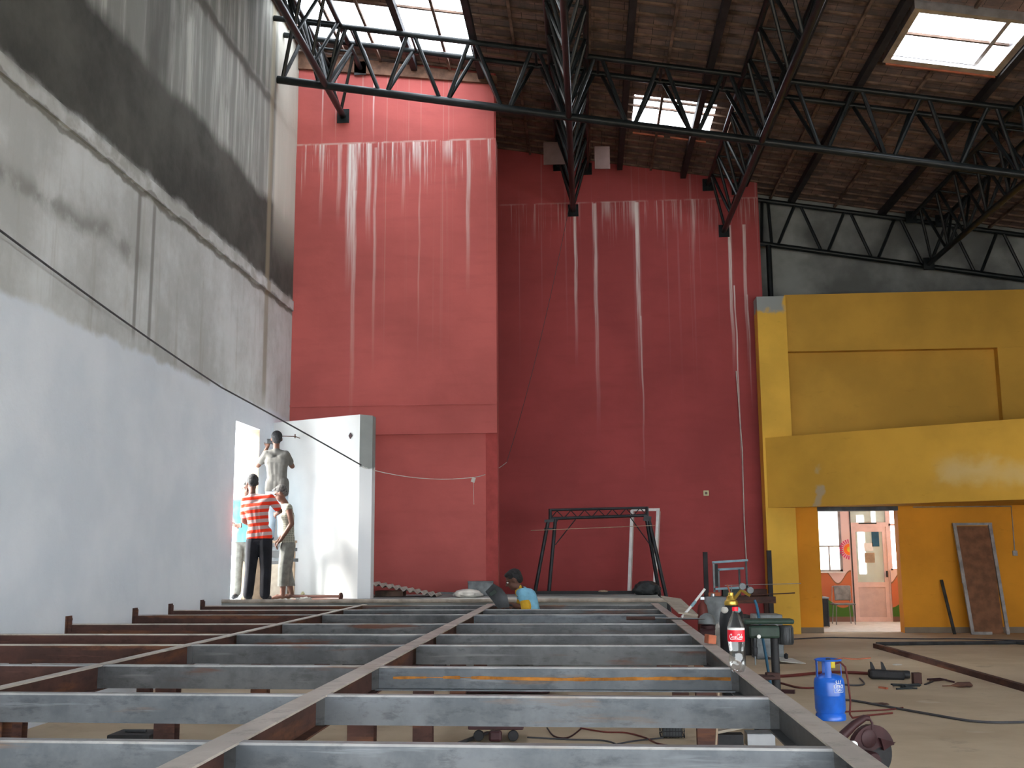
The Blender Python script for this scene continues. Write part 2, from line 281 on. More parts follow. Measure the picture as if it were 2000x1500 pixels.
# ------------------------------------------------------------------ mesh builder
class MB:
    def __init__(s): s.v = []; s.f = []
    def add(s, vs, fs):
        n = len(s.v); s.v += [Vector(p) for p in vs]; s.f += [tuple(i+n for i in f) for f in fs]; return s
    def box(s, c, d, rot=None, bev=0.0):
        hx, hy, hz = d[0]/2, d[1]/2, d[2]/2
        R = Euler(rot).to_matrix() if rot else Matrix.Identity(3)
        if bev <= 0:
            vs = [Vector((x, y, z)) for x in (-hx, hx) for y in (-hy, hy) for z in (-hz, hz)]
            fs = [(0, 1, 3, 2), (4, 6, 7, 5), (0, 4, 5, 1), (2, 3, 7, 6), (0, 2, 6, 4), (1, 5, 7, 3)]
        else:
            bm = bmesh.new(); bmesh.ops.create_cube(bm, size=1, matrix=Matrix.Diagonal((d[0], d[1], d[2], 1)))
            bmesh.ops.bevel(bm, geom=list(bm.edges), offset=bev, segments=2, affect='EDGES', profile=.5)
            bm.verts.index_update(); vs = [v.co.copy() for v in bm.verts]; fs = [tuple(v.index for v in f.verts) for f in bm.faces]; bm.free()
        return s.add([R @ v + Vector(c) for v in vs], fs)
    def b2(s, lo, hi, bev=0.0): return s.box([(a+b)/2 for a, b in zip(lo, hi)], [abs(b-a) for a, b in zip(lo, hi)], None, bev)
    def bar(s, p0, p1, wd, ht, up=(0, 0, 1)):
        p0, p1 = Vector(p0), Vector(p1); d = (p1-p0).normalized(); up = Vector(up)
        if abs(d.dot(up)) > .98: up = Vector((0, 1, 0))
        sd = d.cross(up).normalized(); u = sd.cross(d).normalized()
        vs = []
        for p in (p0, p1):
            for a, b in ((-1, -1), (1, -1), (1, 1), (-1, 1)): vs.append(p+sd*a*wd/2+u*b*ht/2)
        return s.add(vs, [(0, 3, 2, 1), (4, 5, 6, 7), (0, 1, 5, 4), (1, 2, 6, 5), (2, 3, 7, 6), (3, 0, 4, 7)])
    def tube(s, pts, r, n=10, cap=True):
        pts = [Vector(p) for p in pts]; rs = r if isinstance(r, (list, tuple)) else [r]*len(pts)
        vs = []; fs = []; prev = None
        for i, p in enumerate(pts):
            d = (pts[min(i+1, len(pts)-1)]-pts[max(i-1, 0)]).normalized()
            if prev is None:
                a = Vector((0, 0, 1)) if abs(d.z) < .9 else Vector((1, 0, 0)); sd = d.cross(a).normalized()
            else: sd = (prev-d*prev.dot(d)).normalized()
            prev = sd; u = d.cross(sd)
            for k in range(n): vs.append(p+(sd*math.cos(2*PI*k/n)+u*math.sin(2*PI*k/n))*rs[i])
        for i in range(len(pts)-1):
            for k in range(n): a, b = i*n+k, i*n+(k+1) % n; fs.append((a, b, b+n, a+n))
        if cap: fs.append(tuple(range(n))[::-1]); fs.append(tuple((len(pts)-1)*n+k for k in range(n)))
        return s.add(vs, fs)
    def lathe(s, prof, c=(0, 0, 0), n=32, rot=None, sc=(1, 1, 1)):
        R = Euler(rot).to_matrix() if rot else Matrix.Identity(3); vs = []; fs = []
        for (r, z) in prof:
            for k in range(n): vs.append(R @ Vector((r*math.cos(2*PI*k/n)*sc[0], r*math.sin(2*PI*k/n)*sc[1], z*sc[2]))+Vector(c))
        for i in range(len(prof)-1):
            for k in range(n): a, b = i*n+k, i*n+(k+1) % n; fs.append((a, b, b+n, a+n))
        if prof[0][0] > 1e-5: fs.append(tuple(range(n))[::-1])
        if prof[-1][0] > 1e-5: fs.append(tuple((len(prof)-1)*n+k for k in range(n)))
        return s.add(vs, fs)
    def prism(s, poly, vec):
        poly = [Vector(p) for p in poly]; vec = Vector(vec); n = len(poly)
        return s.add(poly+[p+vec for p in poly], [tuple(range(n))[::-1], tuple(range(n, 2*n))]+[(i, (i+1) % n, (i+1) % n+n, i+n) for i in range(n)])
    def cap(s, p0, r0, p1, r1, n=12):
        p0, p1 = Vector(p0), Vector(p1); d = p1-p0
        if d.length < 1e-6: d = Vector((0, 0, 1e-3))
        dn = d.normalized(); pts = []; rs = []
        for a in (-.98, -.8, -.5, 0): pts.append(p0+dn*a*r0); rs.append(r0*math.sqrt(1-a*a))
        for a in (0, .5, .8, .98): pts.append(p1+dn*a*r1); rs.append(r1*math.sqrt(1-a*a))
        return s.tube(pts, rs, n)
    def ell(s, c, r, rot=None, n=16):
        m = 10; prof = [(math.sin(PI*i/m), -math.cos(PI*i/m)) for i in range(m+1)]
        prof[0] = (1e-3, -1); prof[-1] = (1e-3, 1)
        return s.lathe(prof, c, n, rot, r)
    def iprof(s, p0, p1, W, H, t, up=(0, 0, 1)):   # I section, p on the top centre line
        p0, p1 = Vector(p0), Vector(p1); u = Vector(up)
        s.bar(p0-u*t/2, p1-u*t/2, W, t, up); s.bar(p0-u*(H-t/2), p1-u*(H-t/2), W, t, up); s.bar(p0-u*H/2, p1-u*H/2, t, H-2*t, up); return s
    def mesh(s, name, mat, smooth=False):
        me = bpy.data.meshes.new(name); me.from_pydata([tuple(v) for v in s.v], [], s.f)
        me.materials.append(mat); me.update()
        bm = bmesh.new(); bm.from_mesh(me); bmesh.ops.recalc_face_normals(bm, faces=bm.faces); bm.to_mesh(me); bm.free()
        if smooth:
            for p in me.polygons: p.use_smooth = True
            try: me.set_sharp_from_angle(angle=math.radians(40))
            except Exception: pass
        return me
    def make(s, name, mat, parent=None, smooth=False, at=None):
        # vertices are in world space; 'at' sets the object's origin
        base = Vector(at) if at is not None else Vector((0, 0, 0))
        if parent is not None and at is None: base = parent.location.copy() if parent.parent is None else (parent.parent.location+parent.location)
        if base.length: s.v = [v-base for v in s.v]
        o = bpy.data.objects.new(name, s.mesh(name, mat, smooth)); COL.objects.link(o)
        if parent is not None:
            pw = parent.location.copy() if parent.parent is None else (parent.parent.location+parent.location)
            o.parent = parent; o.location = base-pw
        else: o.location = base
        return o
def tag(o, label, cat, group=None, kind=None):
    o['label'] = label; o['category'] = cat
    if group: o['group'] = group
    if kind: o['kind'] = kind
    return o
def thing(name, label, cat, loc, group=None):
    o = bpy.data.objects.new(name, None); COL.objects.link(o); o.location = loc; o.empty_display_size = .1
    return tag(o, label, cat, group)
def st(o): o['kind'] = 'structure'; return o

# ------------------------------------------------------------------ room shell
WX = -5.15
def roofz(x, off=1.2): return 9.56+off-0.172*(x+5.17)
fl = MB(); fl.b2((-5.15, -12, -.1), (13, 22.2, 0)); st(fl.make('floor', M['floor']))
# left wall with doorway Y 15.41-16.58, z .9-3.52
lw = MB(); T = .23
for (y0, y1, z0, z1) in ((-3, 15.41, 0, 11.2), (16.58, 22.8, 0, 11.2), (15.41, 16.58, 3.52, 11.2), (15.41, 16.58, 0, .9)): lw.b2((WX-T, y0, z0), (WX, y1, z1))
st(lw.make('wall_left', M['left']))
b = MB(); b.b2((WX-T+.002, 16.572, .9), (WX-.004, 16.58, 3.515)); st(b.make('trim_5', M['card']))  # far jamb face, coloured dark brown to hold down the sunlight on it
b = MB(); b.b2((WX, -3, 5.80), (WX+.035, 18.2, 5.98)); st(b.make('trim_1', M['left']))
# landing behind the steel frame
b = MB(); b.b2((WX, 15.05, 0), (1.05, 17.95, .9)); st(b.make('floor_landing', M['cement']))
# red wall, left panel, and its return
b = MB(); b.b2((WX, 18.25, 3.6), (-1.53, 18.6, 8.9)); b.b2((WX, 18.28, 8.9), (-1.56, 18.6, 10.36)); b.b2((WX, 18.31, 0), (-1.53, 18.6, 3.6)); b.b2((WX, 18.235, 4.10), (-1.53, 18.25, 4.14))
o = st(b.make('wall_back_left', M['red1']))
b = MB(); b.prism([(-1.53, 18.3, 0), (-1.53, 18.3, 10.2), (-1.85, 22.0, 10.2), (-1.85, 22.0, 0)], (-.2, 0, 0)); st(b.make('wall_return', M['step']))
b = MB(); b.b2((-1.9, 21.9, 0), (3.66, 22.2, 8.88)); b.b2((-1.9, 21.93, 8.88), (3.66, 22.2, 8.9)); st(b.make('wall_back', M['red2']))
b = MB(); b.prism([(-1.9, 21.94, 8.89), (3.66, 21.94, 8.89), (3.66, 21.94, roofz(3.66)-.03), (-1.9, 21.94, roofz(-1.9)-.03)], (0, .2, 0)); st(b.make('wall_back_gable', M['red2']))
# timber band over the left red panel
b = MB(); b.prism([(WX, 18.22, 10.36), (-1.5, 18.22, 9.92), (-1.5, 18.22, roofz(-1.5)-.06), (WX, 18.22, roofz(WX)-.06)], (0, .08, 0)); st(b.make('trim_2', M['fascia']))
# yellow side
b = MB(); b.b2((3.45, 21.35, 0), (4.02, 21.75, 6.62)); st(b.make('wall_column', M['yelcol']))
b = MB(); b.b2((4.02, 21.42, 5.50), (12, 22.7, 6.66)); b.b2((4.02, 21.62, 3.6), (12, 21.9, 5.50)); b.b2((8.1, 21.43, 3.6), (12, 21.62, 5.50)); st(b.make('wall_right_upper', M['yel']))
bd = Vector((3.86, -2.55, 0)).normalized(); bn = Vector((bd.y, -bd.x, 0))*-1
p0 = Vector((3.50, 21.34, 2.40)); p1 = p0+bd*8.0
b = MB(); b.prism([p0, p1, p1+Vector((0, 0, 1.37)), p0+Vector((0, 0, 1.37))], Vector((0, .25, 0)))
b.prism([p0+Vector((0, .25, .02)), p1+Vector((0, .25, .02)), Vector((p1.x, 21.6, 2.42)), Vector((p0.x, 21.6, 2.42))], (0, 0, .15))
b.prism([p0+Vector((0, .25, 1.0)), p1+Vector((0, .25, 1.0)), Vector((p1.x, 21.6, 3.4)), Vector((p0.x, 21.6, 3.4))], (0, 0, .12))
st(b.make('wall_balcony', M['yelbeam']))
b = MB()
for (x0, x1, z0, z1) in ((4.0, 4.50, 0, 3.7), (6.03, 12, 0, 3.7), (4.50, 6.03, 2.50, 3.7)): b.b2((x0, 21.62, z0), (x1, 21.9, z1))
st(b.make('wall_right_lower', M['ochre']))
b = MB(); b.b2((4.49, 21.60, 2.34), (6.04, 21.92, 2.50)); st(b.make('trim_3', M['greydk']))  # lintel coloured dark to stand in for its shaded soffit
b = MB(); b.b2((4.02, 21.605, 0), (4.50, 21.62, .11)); b.b2((6.03, 21.605, 0), (12, 21.62, .11)); st(b.make('baseboard_right', M['skirt']))
b = MB(); b.b2((3.4, 22.7, 6), (13, 22.9, 9.6)); b.b2((3.40, 22.15, 0), (3.62, 22.75, 9.6)); b.b2((3.58, 21.76, 0), (4.12, 22.25, 6.6)); b.b2((3.4, 22.7, 0), (3.9, 22.9, 6)); st(b.make('wall_back_upper', M['cement']))
b = MB(); b.b2((12.6, 6, 0), (12.8, 22.8, 9)); b.b2((12.6, -3, 2.8), (12.8, 6, 9)); b.b2((12.6, -3, 0), (12.8, 6, 1.2)); st(b.make('wall_right', M['cement']))
b = MB(); b.b2((-5.4, -3.2, 3.0), (12.8, -3.0, 11.2)); st(b.make('wall_front', M['cement']))

# roof deck with holes for the skylights
holes = [(-5.02, -3.05, 16.25, 17.86), (-3.05, -1.86, 12.0, 17.86), (0.97, 2.43, 18.42, 19.70), (4.62, 6.30, 14.20, 15.86), (4.4, 6.0, 3.6, 6.6), (-2.6, -1.4, 4.2, 6.4)]
xs = sorted(set([-5.4, 13]+[h[0] for h in holes]+[h[1] for h in holes]+[x*.9-5 for x in range(20)])); ystep = .34
ys = sorted(set([-3.2+ystep*i for i in range(78)]+[h[2] for h in holes]+[h[3] for h in holes]))
b = MB()
def deck(b, x0, x1, y0, y1, z_off=0.0, tilt=.035):
    vs = [(x, y, roofz(x)+z_off+(tilt if y == y0 else 0)) for y in (y0, y1) for x in (x0, x1)]
    b.add(vs, [(0, 1, 3, 2)])
    vs2 = [(x, y1, roofz(x)+z_off+dz) for dz in (0, tilt) for x in (x0, x1)]; b.add(vs2, [(0, 1, 3, 2)])
for i in range(len(xs)-1):
    for j in range(len(ys)-1):
        xm, ym = (xs[i]+xs[i+1])/2, (ys[j]+ys[j+1])/2
        if any(h[0] < xm < h[1] and h[2] < ym < h[3] for h in holes): continue
        deck(b, xs[i], xs[i+1], ys[j], ys[j+1])
ceil = st(b.make('ceiling', M['tile']))
b = MB(); b.add([(x, y, roofz(x)+.12) for y in (-3.2, 22.9) for x in (-5.4, 13)], [(0, 1, 3, 2)])
# battens (run down the slope) and rafters under the tiles
for j in range(34):
    y = 11.36+.34*j
    xa, xb = -5.15, 12.5
    segs = [(xa, xb)]
    if 14.0 < y < 15.98: segs = [(xa, 4.60), (6.30, xb)]
    if 18.5 < y < 19.72 and not 18.75 < y < 19.0: segs = [(xa, .97), (2.43, xb)]
    if 16.3 < y < 17.86: segs = [(-1.86, xb)]
    elif 12 < y <= 16.3 and j % 2: segs = [(xa, -3.05), (-1.86, xb)]
    for (xa, xb) in segs: MB().bar((xa, y, roofz(xa)-.02), (xb, y, roofz(xb)-.02), .045, .035).make('batten', M['batten'], ceil)
for x in (-4.9, -4.25, -3.62, -3.0, -2.35, -1.78, -1.1, -.49, .16, .80, 1.45, 2.12, 2.75, 3.40, 4.05, 4.48, 5.4, 6.36, 7.3, 8.6, 9.9):
    big = x in (-3.0, -1.78, -.49, .80, 2.12, 3.40, 4.48, 6.36)
    y1 = 22.7 if x > 3.5 else (21.9 if x > -1.5 else 18.2)
    segs = [(11, y1)]
    if 4.8 < x < 6.2: segs = [(11, 14.1), (15.98, y1)]
    for (ya, yb) in segs:
        d = .13 if big else .05
        MB().bar((x, ya, roofz(x)-.04-d/2), (x, yb, roofz(x)-.04-d/2), .11 if big else .045, d).make('rafter', M['rafter'] if big else M['batten'], ceil)
# skylights
def pane(b, x0, x1, y0, y1, z_off, th=.006):
    vs = [(x, y, roofz(x)+z_off+dz) for dz in (0, th) for y in (y0, y1) for x in (x0, x1)]
    b.add(vs, [(0, 2, 3, 1), (4, 5, 7, 6), (0, 1, 5, 4), (2, 6, 7, 3), (0, 4, 6, 2), (1, 3, 7, 5)])
for k, hs in enumerate(([holes[0], holes[1]], [holes[2]])):
    b = MB()
    for h in hs: pane(b, h[0]+.002, h[1]-.002, h[2]+.002, h[3]-.002, .04)
    st(b.make('window_%d' % (k+1), M['glass']))
h = holes[3]
b = MB()
def fr(b, x0, x1, y0, y1, zo, hgt):
    vs = [(x, y, roofz(x)+zo+dz) for dz in (0, hgt) for y in (y0, y1) for x in (x0, x1)]
    b.add(vs, [(0, 2, 3, 1), (4, 5, 7, 6), (0, 1, 5, 4), (2, 6, 7, 3), (0, 4, 6, 2), (1, 3, 7, 5)])
pane(b, h[0]+.05, h[1]-.05, h[2]+.05, h[3]-.05, .06)
w3 = st(b.make('window_3', M['glass']))
b = MB()
for (x0, x1, y0, y1) in ((h[0], h[1], h[3]-.14, h[3]), (h[0], h[1], h[2], h[2]+.09), (h[0], h[0]+.09, h[2]+.09, h[3]-.14), (h[1]-.10, h[1], h[2]+.09, h[3]-.14)): fr(b, x0, x1, y0, y1, -.13, .17)
fr(b, 5.93, 5.99, h[2]+.09, h[3]-.14, -.04, .10); fr(b, h[0]+.09, 5.93, 14.40, 14.46, -.04, .10); fr(b, h[0]+.09, 5.93, h[3]-.155, h[3]-.145, -.07, .02)
b.make('window_frame', M['alu'], w3)
b = MB(); fr(b, h[0]+.05, h[1]-.02, h[3]+.005, h[3]+.035, -.15, .04); b.make('window_sill', M['brick'], w3)
for k, h in enumerate(holes[4:]):
    b = MB(); pane(b, h[0]+.002, h[1]-.002, h[2]+.002, h[3]-.002, .04); st(b.make('window_%d' % (k+6), M['glass']))
b = MB()
for (x0, x1) in ((1.0, 1.6), (1.72, 2.4)): pane(b, x0, x1, 20.02, 20.06, -.075, .03)
ob = b.make('trim_4', M['brick']); st(ob)

# ------------------------------------------------------------------ trusses
def tri_truss(label, A, B, lat, h, nodes, rc=(.068, .048), rd=.034, plates=None, grp='tubular roof trusses', phase=.5):
    # A,B: ends of the bottom chord; lat: half width vector for the top chords
    A, B = Vector(A), Vector(B); lat = Vector(lat); up = Vector((0, 0, h))
    t = thing('roof_truss', label, 'roof truss', A, grp)
    MB().tube([A, B], rc[0], 14).make('bottom_chord', M['truss'], t, True)
    sides = (-1, 1) if lat.length > 0 else (0,)
    for sgn in sides: MB().tube([A+up+lat*sgn, B+up+lat*sgn], rc[1], 12).make('top_chord', M['truss'], t, True)
    L = B-A; n = len(nodes)
    for sgn in sides:
        for k in range(n-1):
            a = A+L*nodes[k]; c = A+L*nodes[k+1]; m = A+L*(nodes[k]*(1-phase)+nodes[k+1]*phase)+up+lat*sgn
            off = L.normalized()*.06
            MB().tube([a+off, m-off], rd, 8).make('diagonal', M['truss'], t, True)
            MB().tube([m+off, c-off], rd, 8).make('diagonal', M['truss'], t, True)
    if len(sides) == 2:
        for k in range(n-1):
            m = A+L*(nodes[k]*(1-phase)+nodes[k+1]*phase)+up; m2 = A+L*(nodes[min(k+1, n-2)]*(1-phase)+nodes[min(k+2, n-1)]*phase)+up
            MB().tube([m-lat*.97, m+lat*.97], rd*.7, 8).make('cross_tie', M['truss'], t, True)
    if plates:
        for p in plates:
            MB().b2((p[0]-.11, p[1]-.02, p[2]-.13), (p[0]+.11, p[1], p[2]+.13)).make('end_plate', M['truss'], t)
    return t
def zb(x): return 9.56-0.172*(x+5.17)
XA, XB = -5.14, 12.4
xn = [-4.36-1.035+1.035*k for k in range(18)]; xn[0] = -5.12
nd = [(x-XA)/(XB-XA) for x in xn if x < XB]
tri_truss('long black tubular truss crossing the whole hall in front of the skylights', (XA, 16.95, zb(XA)), (XB, 16.95, zb(XB)), (0, .30, 0), .96, nd)
for (x, yw, lab, y0) in ((-4.30, 18.22, 'black tubular truss running back along the left wall to the bright red panel', 9.5), (-.20, 21.88, 'black tubular truss running back to the middle of the dark red wall', 9.5), (2.93, 21.88, 'black tubular truss ending on the dark red wall near its right edge', 9.5), (7.15, 22.2, 'rightmost black truss running back above the yellow wall', 9.5)):
    z = zb(x); L = yw-y0; k = int(L/1.035); nds = [1-(i*1.035+.12)/L for i in range(k+1)][::-1]
    sl_ = -.172*.30
    t = tri_truss(lab, (x, y0, z), (x, yw, z), (.30, 0, sl_), .96, nds, (.055, .045), .030, [(x, yw+.02, z), (x-.3, yw+.02, z+.96-sl_), (x+.3, yw+.02, z+.96+sl_)])
A = (3.70, 22.4, zb(3.70)); B = (12.4, 22.4, zb(12.4)); xb_ = [3.0+1.035*k for k in range(10)]; xb_[0] = 3.72
tri_truss('flat black truss along the grey cement gable above the yellow wall', A, B, (0, 0, 0), .96, [(x-3.7)/(12.4-3.7) for x in [3.72, 4.05+0*1.035, 5.08, 6.11, 7.15, 8.19, 9.22, 10.26, 11.3, 12.3]], (.055, .05), .034)
b = MB(); b.tube([(3.90, 22.3, 6.66), (3.90, 22.3, zb(3.9)-.05)], .06, 12); b.b2((3.78, 22.18, 6.66), (4.02, 22.42, 6.69))
tag(b.make('steel_post', M['truss'], None, True, at=(3.90, 22.3, 6.66)), 'short black post standing on top of the yellow column', 'post')
for (x, lab, w_, rz) in ((-.52, 'square beige board hanging left of the middle roof truss', .46, 0), (.40, 'narrower beige board hanging right of the middle roof truss', .30, .1)):
    z0 = 9.10 if x < 0 else 8.98; zt = z0+.46
    t = thing('hanging_board', lab, 'board', (x, 20.2, z0), 'boards beside the middle truss')
    MB().box((x, 20.2, z0+.23), (w_, .02, .46), (0, 0, rz)).make('panel', M['paleboard'], t)
    MB().tube([(x, 20.2, zt), (x, 20.2, roofz(x)-.05)], .006, 6).make('hanger', M['truss'], t)

# ------------------------------------------------------------------ doorway surround, white screen wall
b = MB(); A0 = Vector((WX, 17.33, 0)); A1 = Vector((-3.49, 16.30, 0)); dd = (A1-A0).normalized(); nn = Vector((-dd.y, dd.x, 0))
zt0, zt1 = 3.72, 3.70
th = .19
# end face turned to the camera
E1 = A1+Vector((th*1.02, .02, 0))
b.prism([A0+Vector((0, 0, .9)), A1+Vector((0, 0, .9)), A1+Vector((0, 0, zt1)), A0+Vector((0, 0, zt0))], (.001, .22, 0))
st(b.make('wall_screen', M['white']))
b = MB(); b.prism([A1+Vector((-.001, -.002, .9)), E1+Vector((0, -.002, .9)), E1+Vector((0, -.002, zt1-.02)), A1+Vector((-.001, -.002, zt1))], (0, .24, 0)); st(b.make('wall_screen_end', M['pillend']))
b = MB(); b.lathe([(.035, 0), (.035, .01)], A1+dd*(-.19)+Vector((0, 0, 3.38))+Vector((-.006, -.008, 0)), 4, (math.radians(90), 0, math.atan2(dd.y, dd.x)), (1, 1.4, 1))
tag(b.make('wall_patch', M['maroon']), 'small dark diamond hole plate on the white screen wall', 'wall plate')
b = MB(); hb = A0+dd*.62+Vector((0, -.01, 3.42)); b.tube([hb+Vector((-.34, -.28, .01)), hb+Vector((0, -.27, 0))], .007, 6); b.tube([hb+Vector((0, -.27, -.03)), hb+Vector((0, -.27, .035))], .009, 6); b.tube([hb+Vector((0, -.27, 0)), hb+Vector((0, 0.02, 0))], .007, 6)
tag(b.make('metal_hook', M['steel_rust'], None, True), 'thin rusty rod on the white screen wall beside the head of the man in grey', 'rod')
# pale yard outside the door
b = MB(); b.b2((-12, 8, .75), (WX-T, 24, .88)); o = st(b.make('floor_outside', M['white']))

# ------------------------------------------------------------------ steel platform frame
plat = thing('platform_frame', 'large welded steel floor frame of girders and joists filling the foreground', 'steel frame', (-1.3, 9, 0))
ZT = .9; HJ = .135
def ycurve(x, y0): return y0-.03*x
GX = {'L': (-3.0, .06), 'M': (-1.30, .11), 'R': (.85, .095)}
for k, (gx, gw) in GX.items():
    y0 = 1.6 if k == 'R' else 1.2
    ye = 14.5
    b = MB(); b.bar((gx, y0, ZT-.075), (gx, ye, ZT-.075), .008, .134); b.bar((gx, y0, ZT-.146), (gx, ye, ZT-.146), gw, .008)
    gd = b.make('girder', M['steel_rust'] if k != 'R' else M['steel_dark'], plat)
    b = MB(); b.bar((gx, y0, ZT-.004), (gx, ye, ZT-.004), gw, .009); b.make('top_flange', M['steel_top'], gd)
rows = [(3.84, 'b'), (5.14, 'b'), (6.47, 'o'), (7.95, 'd'), (9.0, 'd'), (10.37, 'd'), (11.95, 'o'), (13.0, 'd'), (14.1, 'd')]
rows = [(2.62, 'b')]+rows
for i, (yr, kd) in enumerate(rows):
    for (xa, xb, seg) in ((WX+.02, -3.0, 0), (-3.0, -1.30, 1), (-1.30, .85, 2)):
        ya, yb = ycurve(xa, yr), ycurve(xb, yr)
        xa2, xb2 = xa+(.03 if seg else 0), xb-.03
        if kd == 'b': m = M['steel_blue']
        elif kd == 'o': m = M['steel_blue'] if seg == 2 else M['steel_dark']
        else: m = M['steel_dark']
        if seg == 0 and yr > 5: m = M['steel_rust']
        b = MB(); s_ = -1 if (kd == 'o' and seg == 2) else 1
        b.bar((xa2, ya, ZT-HJ/2-.004), (xb2, yb, ZT-HJ/2-.004), .007, HJ-.01)
        b.bar((xa2, ya+s_*.022, ZT-HJ), (xb2, yb+s_*.022, ZT-HJ), .05, .008)
        jo = b.make('joist', m, plat)
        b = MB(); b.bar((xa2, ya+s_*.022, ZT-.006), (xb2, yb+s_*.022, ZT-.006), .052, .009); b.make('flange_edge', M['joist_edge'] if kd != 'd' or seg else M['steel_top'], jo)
        if kd == 'o' and seg == 2 and i == 3:
            b = MB(); pts = []
            n = 60
            for q in range(n):
                u = q/(n-1); x = xa2+.10+(xb2-xa2-.12)*u; pts.append((x, ycurve(x, yr)-.0075, ZT-HJ*.52+.004*math.sin(9*u)))
            for q in range(n-1):
                a, c = Vector(pts[q]), Vector(pts[q+1]); hh = .004+.010*(.5+.5*noise.noise(Vector((q*.35, 0, 0))))*(1 if q > 10 else .6)
                if q in (6, 7, 8, 12, 13): hh = .002
                b.add([a-Vector((0, 0, hh)), c-Vector((0, 0, hh)), c+Vector((0, 0, hh)), a+Vector((0, 0, hh))], [(0, 1, 2, 3)])
            b.make('rust_streak', M['rust_line'], jo)
    # bolted bracket on the left wall
    if yr > 5:
        y = ycurve(WX, yr)
        b = MB(); b.b2((WX, y-.05, ZT-.16), (WX+.012, y+.07, ZT+.075)); b.b2((WX, y-.012, ZT-.16), (WX+.05, y-.002, ZT+.06)); b.lathe([(.014, 0), (.014, .02), (.001, .022)], (WX+.012, y+.03, ZT+.04), 6, (0, PI/2, 0)); b.make('wall_bracket', M['steel_rust'], plat)
# end plates joining joists to girders
for (gx, yy) in ((-1.30, 3.88), (-1.30, 5.18), (-1.30, 6.5), (.85, 3.82), (.85, 5.12), (.85, 6.45), (-3.0, 5.23), (-3.0, 6.56), (-3.0, 8.04)):
    MB().b2((gx-.045, yy-.012, ZT-.14), (gx+.045, yy-.004, ZT-.012)).make('cleat_plate', M['steel_dark'], plat)
for (gx, yy) in ((-3.0, 5.4), (-3.0, 7.7), (-3.0, 9.9), (-3.0, 12.2), (-1.30, 6.25), (-1.30, 8.55), (-1.30, 10.8), (-1.30, 13.0), (.85, 8.35), (.85, 10.7), (.85, 13.1), (-4.9, 11.9), (-4.9, 9.2)):
    b = MB(); b.b2((gx-.075, yy-.05, 0), (gx+.075, yy-.042, ZT-.15)); b.b2((gx-.075, yy+.042, 0), (gx+.075, yy+.05, ZT-.15)); b.b2((gx-.004, yy-.042, 0), (gx+.004, yy+.042, ZT-.15)); b.b2((gx-.1, yy-.09, 0), (gx+.1, yy+.09, .012)); b.b2((gx-.08, yy-.06, ZT-.158), (gx+.08, yy+.06, ZT-.149))
    b.make('post', M['steel_rust'], plat)
b = MB(); b.tube([(WX+.05, 14.92, ZT+.028), (1.18, 14.72, ZT+.028)], .027, 10); tag(b.make('long_pipe', M['plank'], None, True), 'long pale pipe lying across the far end of the steel frame', 'pipe')
# odds and ends on the frame
b = MB(); b.tube([(.36, 10.93, ZT+.014), (.64, 10.90, ZT+.016)], .018, 8); o = tag(b.make('file_tool', M['steel_rust'], None, True), 'rusty brown rod with a thin bright end lying across the right girder', 'rod')
b = MB(); b.tube([(.64, 10.90, ZT+.016), (.9, 10.87, ZT+.012), (1.12, 10.85, ZT+.010)], [.008, .010, .005], 8); b.make('bright_end', M['chrome'], o, True)

# ------------------------------------------------------------------ the cable along the left wall
def sag(a, b_, s, n=14):
    a, b_ = Vector(a), Vector(b_); return [a.lerp(b_, i/n)+Vector((0, 0, -s*4*(i/n)*(1-i/n))) for i in range(n+1)]
pts = [(-5.05, 5.5, 4.60), (-5.05, 7.2, 4.47)]+sag((-5.05, 8.68, 4.356), (-5.03, 14.39, 3.854), .03)+sag((-5.03, 14.39, 3.854), (-3.45, 16.24, 2.909), -.01, 8)[1:]
tag(MB().tube(pts, .011, 6).make('power_cable', M['cable'], None, True), 'dark cable sloping along the left wall to the white pillar end', 'cable')
pts = sag((-3.44, 16.26, 2.88), (-1.86, 17.5, 2.79), .09, 10)+sag((-1.86, 17.5, 2.79), (-1.50, 20.0, 3.24), .05, 6)[1:]
t = tag(MB().tube(pts, .006, 6).make('thin_string', M['cloth'], None, True), 'thin pale string sagging from the white pillar across the red wall', 'string')
MB().box((-1.86, 17.5, 2.75), (.06, .02, .08), (0, .3, 0)).tube([(-1.86, 17.5, 2.75), (-1.85, 17.5, 2.35)], .004, 5).make('knotted_rag', M['cloth'], t)
tag(MB().tube(sag((-1.50, 20.0, 3.24), (-.16, 21.6, 9.3), .35, 16), .005, 5).make('hanging_wire', M['cable'], None, True), 'thin wire rising steeply over the dark red wall to the middle truss', 'wire')
tag(MB().tube([(3.06, 21.86, 5.2), (3.12, 21.86, 3.6), (3.10, 21.86, 2.2), (3.11, 21.86, 1.4)], .011, 6).make('wall_wire', M['cloth'], None, True), 'pale wire hanging down the right side of the dark red wall', 'wire')
b = MB(); b.box((2.37, 21.885, 2.73), (.105, .03, .105), None, .006)
o = tag(b.make('wall_socket', M['socket']), 'small cream socket box high on the dark red wall', 'socket')
MB().box((2.37, 21.868, 2.73), (.05, .008, .05), None, .003).make('socket_face', M['paleboard'], o)
b = MB(); b.tube([(6.33, 21.60, 2.40), (8.19, 21.60, 2.40), (8.19, 21.60, 1.55)], .012, 6); o = tag(b.make('conduit', M['galv'], None, True), 'thin grey conduit on the ochre wall ending at a switch', 'conduit')
MB().box((8.19, 21.60, 1.50), (.09, .035, .10), None, .006).make('switch_box', M['galv'], o)

